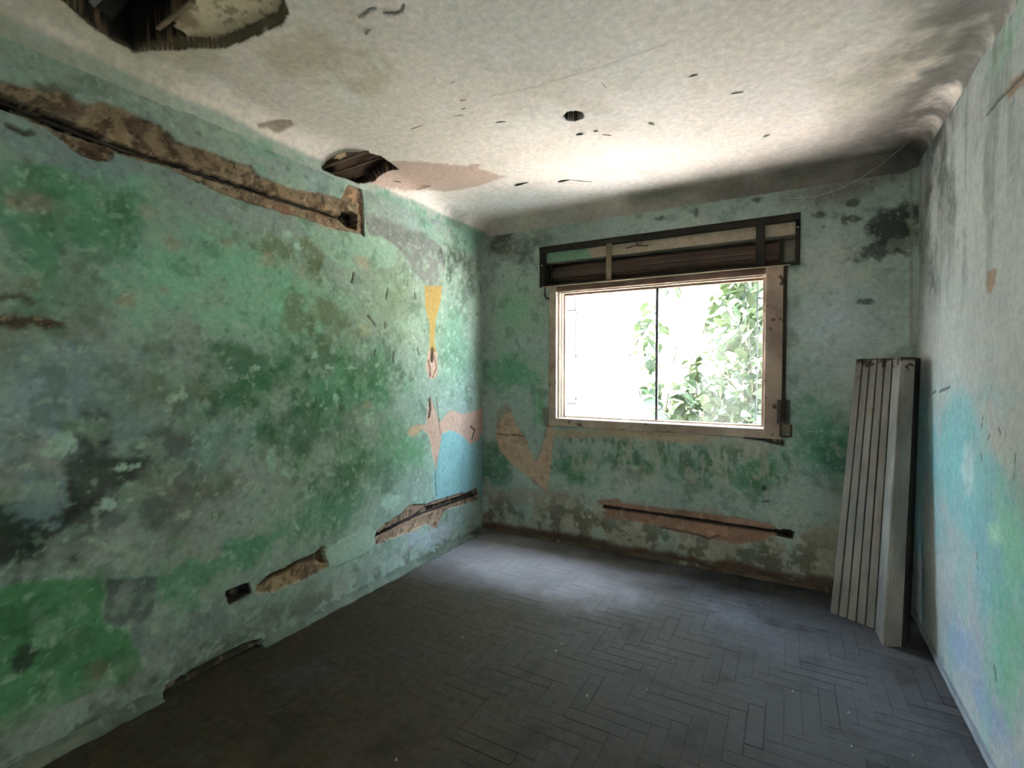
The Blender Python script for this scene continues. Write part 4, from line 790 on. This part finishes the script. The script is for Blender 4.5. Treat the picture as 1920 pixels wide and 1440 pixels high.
# ------------------------------------------------------------------ roller shutter box, its cover gone
m_boxw = noise_mat('sooty_timber', (30, 24, 18), (52, 42, 32), 0.85, 7, 0.3, (0.5, 1, 1))
m_slat = noise_mat('shutter_slat', (54, 39, 31), (84, 62, 49), 0.75, 5, 0.25, (0.4, 1, 1))
m_batten = noise_mat('grey_batten', (92, 80, 64), (122, 108, 88), 0.85, 9, 0.3)
m_edge = noise_mat('worn_edge', (150, 130, 108), (188, 168, 142), 0.7, 9, 0.2)
m_screw = noise_mat('bright_screw', (200, 198, 192), (230, 228, 222), 0.25, 20, 0.0, metallic=1.0)
sb_ = empty('roller_shutter_box', (-0.88, YB, BZ0)); tag(sb_, 'dark open roller shutter box above the window, cover missing', 'shutter box')
PB = YB - 0.030
MB().box((-1.815, PB, 2.392), (0.052, YB + 0.012, 2.440), 0.004).build('top_rail', m_boxw, sb_)
MB().box((-1.815, PB, 2.108), (-1.768, YB + 0.012, 2.392), 0.004).build('side_rail', m_boxw, sb_)
MB().box((0.024, PB, 2.108), (0.052, YB + 0.012, 2.392), 0.004).build('side_rail', m_boxw, sb_)
bl = MB().box((-1.768, PB, 2.108), (0.024, YB + 0.012, 2.128), 0.003).build('bottom_rail', m_boxw, sb_)
MB().box((-1.79, PB - 0.006, 2.104), (0.0, PB - 0.0005, 2.112), 0.001).build('worn_edge', m_edge, bl)
MB().box((-1.240, PB - 0.010, 2.120), (-1.196, PB - 0.0005, 2.396), 0.003).build('batten', m_batten, sb_)
MB().box((-0.205, PB - 0.010, 2.120), (-0.150, PB - 0.0005, 2.396), 0.003).build('batten', m_boxw, sb_)
MB().box((-0.060, YB + 0.020, 2.128), (-0.045, YB + 0.22, 2.300)).build('end_plate', m_boxw, sb_)
MB().box((-1.735, YB + 0.020, 2.128), (-1.722, YB + 0.22, 2.300)).build('end_plate', m_boxw, sb_)
for (x, z) in ((0.038, 2.345), (-1.792, 2.285), (-0.178, 2.150)): MB().tube([(x, PB - 0.0005, z), (x, PB - 0.004, z), (x, PB - 0.006, z)], [0.007, 0.007, 0.003], 8).build('screw', m_screw, sb_)
roll_c = (YB + 0.105, 2.212); rr = 0.083
MB().tube([(-1.720, *roll_c), (-0.062, *roll_c)], 0.062, 12).build('roller', m_boxw, sb_, True)
ns = 12; sl_m = MB().add([(-0.826, -0.0245, -0.006), (0.826, -0.0245, -0.006), (0.826, 0.0245, -0.006), (-0.826, 0.0245, -0.006), (-0.826, -0.0245, 0.002), (0.826, -0.0245, 0.002), (0.826, 0.0245, 0.002), (-0.826, 0.0245, 0.002), (-0.826, -0.012, 0.008), (0.826, -0.012, 0.008), (0.826, 0.012, 0.008), (-0.826, 0.012, 0.008)],
    [(3, 2, 1, 0), (0, 1, 5, 4), (4, 5, 9, 8), (8, 9, 10, 11), (11, 10, 6, 7), (7, 6, 2, 3), (1, 2, 6, 10, 9, 5), (0, 4, 8, 11, 7, 3)]).mesh('shutter_slat', m_slat)
for k in range(ns):
    a = 2 * math.pi * k / ns + 0.2; r = rr - 0.010 * (k / ns)
    o = bpy.data.objects.new('shutter_slat', sl_m); link(o, sb_)
    o.matrix_world = Matrix.Translation((-0.890, roll_c[0] + math.cos(a) * r, roll_c[1] + math.sin(a) * r)) @ Matrix.Rotation(a - math.pi / 2, 4, 'X')
    o.matrix_basis = Matrix.Translation(-sb_.location) @ o.matrix_world
# bent wire bracket hooked on the top rail
m_iron = noise_mat('rusty_iron', (44, 32, 24), (80, 56, 40), 0.7, 30, 0.2)
hk = MB(); hk.tube([(-0.978, 3.695, 2.439), (-0.957, 3.695, 2.373), (-1.046, 3.695, 2.344), (-1.086, 3.695, 2.341)], 0.0035, 6); hk.tube([(-1.005, 3.695, 2.351), (-0.917, 3.695, 2.340)], 0.0045, 6); hk.tube([(-0.978, 3.695, 2.439), (-1.005, 3.695, 2.351)], 0.003, 6)
hk.build('wire_bracket', m_iron, sb_)
tag(MB().tube([(-1.765, YB - 0.020, 2.110), (-1.768, YB - 0.022, 2.045), (-1.758, YB - 0.022, 2.020), (-1.730, YB - 0.018, 2.010)], 0.008, 8).build('iron_hook', m_iron, None, True), 'small iron hook below the left end of the shutter box', 'hook')

# ------------------------------------------------------------------ strap and winder beside the right jamb
m_strap = noise_mat('old_strap', (44, 36, 26), (66, 54, 40), 0.95, 40, 0.2)
m_wmet = noise_mat('winder_metal', (40, 34, 28), (66, 56, 46), 0.55, 24, 0.2)
ws = empty('strap_winder', (-0.03, YB, 0.95)); tag(ws, 'dark shutter strap with metal winder beside the right window jamb', 'strap winder')
MB().box((-0.040, YB - 0.020, 1.21), (-0.018, YB - 0.017, 2.105)).build('strap', m_strap, ws)
MB().box((-0.066, YB - 0.020, 1.068), (0.008, YB - 0.0165, 1.226), 0.001).build('face_plate', m_wmet, ws)
MB().box((-0.046, YB - 0.026, 1.085), (-0.014, YB - 0.0205, 1.205), 0.002).build('cover', m_strap, ws)
MB().tube([(-0.040, YB - 0.022, 1.218), (-0.018, YB - 0.022, 1.218)], 0.006, 8).build('guide_roller', m_iron, ws)
for z in (1.074, 1.220): MB().tube([(-0.058, YB - 0.0205, z), (-0.058, YB - 0.0235, z)], 0.003, 6).build('screw', m_iron, ws)
lp = MB(); q = [(-0.046, 1.066), (-0.046, 0.986), (0.018, 0.986), (0.018, 1.066)]
for a, b_ in zip(q, q[1:]): lp.tube([(a[0], YB - 0.020, a[1]), (b_[0], YB - 0.020, b_[1])], 0.005, 6)
lp.build('bottom_loop', m_iron, ws); MB().box((-0.040, YB - 0.016, 0.990), (0.012, YB - 0.010, 1.064), 0.002).build('bottom_plate', m_batten, ws)

# ------------------------------------------------------------------ conduits left in the chases
m_cond = noise_mat('rusty_conduit', (30, 22, 18), (64, 44, 32), 0.7, 30, 0.2)
def conduit(pts, r, label): tag(MB().tube(pts, r, 8).build('conduit', m_cond, None, True), label, 'pipe')
conduit([(-2.396, 0.645, 2.350), (-2.396, 0.785, 2.334), (-2.396, 1.020, 2.320), (-2.394, 1.222, 2.326), (-2.394, 1.633, 2.326), (-2.394, 2.121, 2.336)], 0.008, 'rusty conduit in the long chase high on the left wall')
conduit([(-2.386, 2.392, 0.327), (-2.386, 2.788, 0.351), (-2.386, 3.107, 0.357), (-2.386, 3.561, 0.350)], 0.008, 'rusty conduit in the low chase near the left corner')
conduit([(-1.244, 3.764, 0.346), (-0.589, 3.764, 0.338), (-0.071, 3.764, 0.339)], 0.007, 'thin dark conduit in the low chase under the window')
jb = empty('socket_box', (-2.390, 1.449, 0.317)); tag(jb, 'empty dark wall socket box low on the left wall', 'socket box')
c = [(-2.362, 1.392, 0.354), (-2.362, 1.502, 0.345), (-2.362, 1.513, 0.300), (-2.362, 1.409, 0.286)]
for a, b_ in zip(c, c[1:] + c[:1]):
    A_, B_ = Vector(a), Vector(b_); dn = Vector((-0.05, 0, 0)); n_ = (B_ - A_).cross(dn).normalized() * 0.003
    MB().prism([A_, B_, B_ + dn, A_ + dn], [A_ + n_, B_ + n_, B_ + dn + n_, A_ + dn + n_]).build('box_side', m_wmet, jb)
jx = empty('junction_box', (-0.012, 3.760, 0.334)); tag(jx, 'dark metal junction box at the end of the chase under the window', 'junction box')
c = [(-0.056, 3.738, 0.350), (0.034, 3.738, 0.352), (0.032, 3.738, 0.313), (-0.052, 3.738, 0.317)]
for a, b_ in zip(c, c[1:] + c[:1]):
    A_, B_ = Vector(a), Vector(b_); dn = Vector((0, 0.045, 0)); n_ = (B_ - A_).cross(dn).normalized() * 0.0025
    MB().prism([A_, B_, B_ + dn, A_ + dn], [A_ + n_, B_ + n_, B_ + dn + n_, A_ + dn + n_]).build('box_side', m_wmet, jx)

# ------------------------------------------------------------------ folded slatted panel leaning in the right corner
def panel_mat():
    m = noise_mat('chalky_white_paint', (112, 106, 98), (140, 133, 124), 0.85, 7, 0.2, (1, 1, 0.35), spots=((104, 96, 82), 22, 0.64))
    nt = m.node_tree; b = nt.nodes['Principled BSDF']; N = nt.nodes.new; Lk = nt.links.new
    src = b.inputs['Base Color'].links[0].from_socket
    ge = N('ShaderNodeNewGeometry'); sp = N('ShaderNodeSeparateXYZ'); Lk(ge.outputs['Position'], sp.inputs['Vector'])
    nz = N('ShaderNodeTexNoise'); nz.inputs['Scale'].default_value = 26; nz.inputs['Detail'].default_value = 6; Lk(ge.outputs['Position'], nz.inputs['Vector'])
    mr = N('ShaderNodeMapRange'); mr.inputs['From Min'].default_value = 1.34; mr.inputs['From Max'].default_value = 1.50; mr.inputs['To Min'].default_value = -0.22; mr.inputs['To Max'].default_value = 0.16; Lk(sp.outputs['Z'], mr.inputs['Value'])
    ad = N('ShaderNodeMath'); ad.operation = 'ADD'; Lk(nz.outputs['Fac'], ad.inputs[0]); Lk(mr.outputs['Result'], ad.inputs[1])
    rp = N('ShaderNodeValToRGB'); rp.color_ramp.elements[0].position = 0.56; rp.color_ramp.elements[1].position = 0.62; Lk(ad.outputs['Value'], rp.inputs['Fac'])
    mx = N('ShaderNodeMix'); mx.data_type = 'RGBA'; Lk(rp.outputs['Color'], mx.inputs['Factor']); Lk(src, mx.inputs['A']); mx.inputs['B'].default_value = (*lin((58, 44, 34)), 1)
    Lk(mx.outputs['Result'], b.inputs['Base Color']); return m
m_panel = panel_mat()
m_back = noise_mat('panel_dark_back', (34, 28, 24), (58, 48, 40), 0.9, 9, 0.3)
fp = empty('folding_panel', (0.36, 3.30, 0)); tag(fp, 'white folding panel of narrow boards leaning in the right corner', 'folding panel')
HT = 1.487
def board(name, p, q, thick, m, z0=0.0, z1=HT, ch=0.003):
    p, q = Vector(p), Vector(q); d = (q - p).normalized(); n = Vector((-d.y, d.x)) * thick       # n points away from the viewer
    def at(v, z): k = z / HT; return (v.x + k * (0.127 - 0.19 * (v.x - 0.228)), v.y + k * 0.234, z)
    ring = [p + d * 0, p + d * ch - n * (ch / thick), q - d * ch - n * (ch / thick), q, q + n, p + n]
    return MB().prism([at(v, z0) for v in ring], [at(v, z1) for v in ring]).build(name, m, fp)
PA, PQ = Vector((0.228, 3.422)), Vector((0.430, 3.314)); dv = (PQ - PA); nb = 5
for k in range(nb):
    g = 0.013; a = PA + dv * (k / nb + g); b_ = PA + dv * ((k + 1) / nb - g)
    board('board', a, b_, 0.012, m_panel, 0.002, HT - (0.003, 0, 0.002, 0, 0.001)[k])
nd = Vector((-dv.y, dv.x)).normalized()
board('backing', PA + nd * 0.013, PQ + nd * 0.013, 0.010, m_back, 0.004, HT + 0.004)
board('board', (0.432, 3.300), (0.443, 3.142), 0.012, m_panel, 0.0, HT)
board('board', (0.457, 3.139), (0.524, 3.170), 0.014, m_panel, 0.0, HT)
board('board', (0.530, 3.180), (0.574, 3.275), 0.014, m_back, 0.0, HT + 0.002)  # rear leaf, unpainted side; the shade on it put into the dark colour
board('ledge', (0.447, 3.150), (0.530, 3.188), 0.010, m_back, 0.0, HT + 0.006)

# ------------------------------------------------------------------ crumbs of plaster on the floor, a cobweb thread
m_crumb = noise_mat('plaster_crumb', (140, 134, 122), (176, 170, 158), 0.95, 30)
rng = random.Random(3); seen_at = [((-1.012, 2.339), 'beside the yellowed patch of floor'), ((-1.012, 2.266), 'just below the brightest crumb'), ((-1.500, 2.142), 'on the dusty floor at left'), ((-0.532, 2.179), 'in the middle of the floor'), ((-1.117, 2.627), 'nearest the window wall'), ((-0.751, 2.016), 'towards the bottom centre'), ((0.234, 2.443), 'on the right floor before the panel'), ((0.418, 2.285), 'near the foot of the right wall'), ((0.226, 2.227), 'at the bottom right'), ((-1.232, 1.339), 'at the bottom left'), ((0.034, 2.483), 'below the folded panel'), ((-0.132, 3.320), 'in the dark strip under the window')]
for (p, where) in seen_at:
    r = rng.uniform(0.004, 0.007); vs_ = []
    for (x, y, z) in [(1, 0, .3), (.4, .9, .2), (-.6, .8, .3), (-1, -.1, .25), (-.4, -.9, .3), (.6, -.8, .2)]:
        vs_ += [(p[0] + x * r * rng.uniform(.7, 1.2), p[1] + y * r * rng.uniform(.7, 1.2), 0.0)]
    top = [(p[0] + (v[0] - p[0]) * .55, p[1] + (v[1] - p[1]) * .55, r * rng.uniform(.7, 1.1)) for v in vs_]
    tag(MB().prism(vs_, top).build('plaster_crumb', m_crumb), 'small pale plaster crumb ' + where, 'crumb', 'plaster crumbs on the floor')
m_web = noise_mat('cobweb', (190, 190, 182), (220, 220, 214), 0.9, 30, 0)
a, b_ = Vector((-0.028, 3.728, 2.549)), Vector(cpt((0.566, 3.504), -0.004)); pts = []
for k in range(13):
    t = k / 12; pts.append(a.lerp(b_, t) + Vector((0, -0.02, -0.10)) * (4 * t * (1 - t)))
tag(MB().tube(pts, 0.0011, 5).build('cobweb_thread', m_web), 'thin cobweb thread sagging under the ceiling above the window', 'cobweb')

# ------------------------------------------------------------------ outside: sunlit ground, climbing shrub, grass
m_gr = noise_mat('dry_ground', (206, 203, 196), (228, 225, 218), 0.95, 3, 0.2, coords='Object')
tag(MB().box((-12, YO + 0.01, -0.5), (10, 22, -0.30)).build('garden_ground', m_gr), 'sunlit dry garden ground outside the window', kind='structure')
m_leaf = noise_mat('leaf_green', (48, 60, 34), (76, 90, 52), 0.6, 5, 0.0)
m_leaf.node_tree.nodes['Principled BSDF'].inputs['Transmission Weight'].default_value = 0.0
m_stem = noise_mat('stem_bark', (70, 60, 44), (104, 92, 70), 0.9, 12)
def leaf_mesh(name, ln, wd):
    prof = [(0, .0), (.12, .55), (.32, 1.0), (.58, .86), (.82, .42), (1.0, 0)]
    v = []; f = []
    for (t, w) in prof: v += [(-wd * w, ln * t, -0.10 * ln * t * t + 0.18 * wd * w), (0, ln * t, -0.10 * ln * t * t), (wd * w, ln * t, -0.10 * ln * t * t + 0.18 * wd * w)]
    for k in range(len(prof) - 1): f += [(3 * k, 3 * k + 1, 3 * k + 4, 3 * k + 3), (3 * k + 1, 3 * k + 2, 3 * k + 5, 3 * k + 4)]
    return v, f
rng = random.Random(21)
sh = empty('climbing_shrub', (-0.4, 5.6, -0.3)); tag(sh, 'leafy climbing shrub in the sun behind the right half of the window', 'shrub')
lm = [MB().add(*leaf_mesh('leaf', l, w)).mesh('leaf', m_leaf, True) for l, w in ((0.15, 0.05), (0.19, 0.065), (0.12, 0.045), (0.22, 0.06))]
more_leaves = MB(); count = 0; twigs = []
for k in range(16):
    y = rng.uniform(5.3, 6.6); u = rng.uniform(-0.30, 0.02)
    zt = rng.uniform(1.9, 3.3) if u > -0.15 else rng.uniform(1.3, 2.3)
    base = Vector((u * y + rng.uniform(-.3, .3), y + rng.uniform(-.2, .2), -0.3)); top = Vector((u * y, y, zt)); mid = base.lerp(top, .5) + Vector((rng.uniform(-.2, .2), rng.uniform(-.2, .2), 0))
    MB().tube([base, mid, top], [0.014, 0.010, 0.004], 5).build('stem', m_stem, sh)
cand = []
for k in range(4200):
    y = rng.uniform(5.15, 6.7); u = -0.02 - 0.25 * rng.random() ** 1.2; z = rng.uniform(0.2, 3.3)
    if fbm(np.array([u * 4.0]), np.array([z * 0.55]), 5.0, 2, 77)[0] < 0.30 + 0.36 * (-u / 0.27) ** 1.8: continue
    p = Vector((u * y, y, z)); vis = -0.42 < u < -0.04 and 0.95 < 1.42 + (p.z - 1.42) * 3.74 / p.y < 2.15
    cand.append((0 if vis else 1, p.y, p))
cand.sort(key=lambda c: (c[0], c[1]))
for (hid, _, p) in cand:
    R_ = Matrix.Translation(p) @ Matrix.Rotation(rng.uniform(0, 6.28), 4, 'Z') @ Matrix.Rotation(rng.gauss(-0.5, 0.5), 4, 'X') @ Matrix.Rotation(rng.gauss(0, 0.4), 4, 'Y')
    if count < 300 and not hid:
        o = bpy.data.objects.new('leaf', rng.choice(lm)); link(o, sh); o.matrix_basis = Matrix.Translation(-sh.location) @ R_; count += 1
    else:
        v, f = leaf_mesh('leaf', rng.uniform(.12, .2), rng.uniform(.045, .065)); more_leaves.add([R_ @ Vector(w) for w in v], f)
tag(more_leaves.build('leaves', m_leaf, sh, True), kind='stuff')
# unseen block added at left, keeps that part of the garden in shade
m_shade_block = noise_mat('shade_block_stucco', (206, 204, 198), (226, 224, 218), 0.9, 2, 0.1)
tag(MB().box((-7.5, YO + 0.05, -0.3), (-3.45, 7.4, 3.5)).build('wall_shade_block', m_shade_block), 'pale stucco block added beyond the window to shade the garden', kind='structure')
tag(MB().box((-10.0, 9.6, -0.3), (1.2, 9.9, 5.4)).build('wall_sky_block', noise_mat('sky_block_brick', (72, 64, 56), (96, 86, 76), 0.95, 2, 0.1)), 'dull wall added across the garden to block the low sky', kind='structure')  # wall added outside to cut off the low sky
# tall dense tree further right, its crown hides the sky on that side
tt = empty('garden_tree', (2.2, 7.6, -0.3)); tag(tt, 'tall leafy garden tree standing behind the climbing shrub', 'tree')
MB().tube([(2.2, 7.6, -0.3), (2.1, 7.55, 1.2), (2.25, 7.6, 2.6), (2.2, 7.6, 4.0)], [0.16, 0.13, 0.10, 0.05], 10).build('trunk', m_stem, tt, True)
cr = MB()
for k in range(4200):
    while True:
        x, y, z = rng.uniform(-1, 1), rng.uniform(-1, 1), rng.uniform(-1, 1)
        if 0.25 < x * x + y * y + z * z < 1: break
    R_ = Matrix.Translation((2.2 + 2.7 * x, 7.6 + 1.0 * y, 2.4 + 2.5 * z)) @ Matrix.Rotation(rng.uniform(0, 6.28), 4, 'Z') @ Matrix.Rotation(rng.gauss(-0.5, 0.5), 4, 'X') @ Matrix.Rotation(rng.gauss(0, 0.4), 4, 'Y')
    v, f = leaf_mesh('leaf', rng.uniform(.18, .30), rng.uniform(.06, .09)); cr.add([R_ @ Vector(w) for w in v], f)
tag(cr.build('crown', noise_mat('tree_leaf', (124, 132, 116), (160, 166, 150), 0.6, 4, 0.0), tt, True), kind='stuff')
m_grass = noise_mat('dry_grass', (150, 146, 84), (196, 188, 130), 0.8, 6, 0)
for gi, (gx, gy, lab) in enumerate([(-0.30, 4.55, 'tuft of pale grass blades at the lower right of the window'), (-1.30, 4.75, 'tuft of dry grass behind the window just right of the mullion')]):
    gt = empty('grass_tuft', (gx, gy, -0.3)); tag(gt, lab, 'grass')
    for k in range(14):
        a = rng.uniform(0, 6.28); l = rng.uniform(1.1, 1.6); sp = rng.uniform(.10, .45); w = 0.006
        pts = [Vector((gx + math.cos(a) * sp * t * t + math.cos(a) * 0.05, gy + math.sin(a) * sp * t * t * .6 + math.sin(a) * 0.05, -0.3 + l * (t - 0.18 * t * t * sp / .3))) for t in (0, .3, .6, .85, 1)]
        MB().tube(pts, [w, w, w * .8, w * .5, .001], 4).build('blade', m_grass, gt)
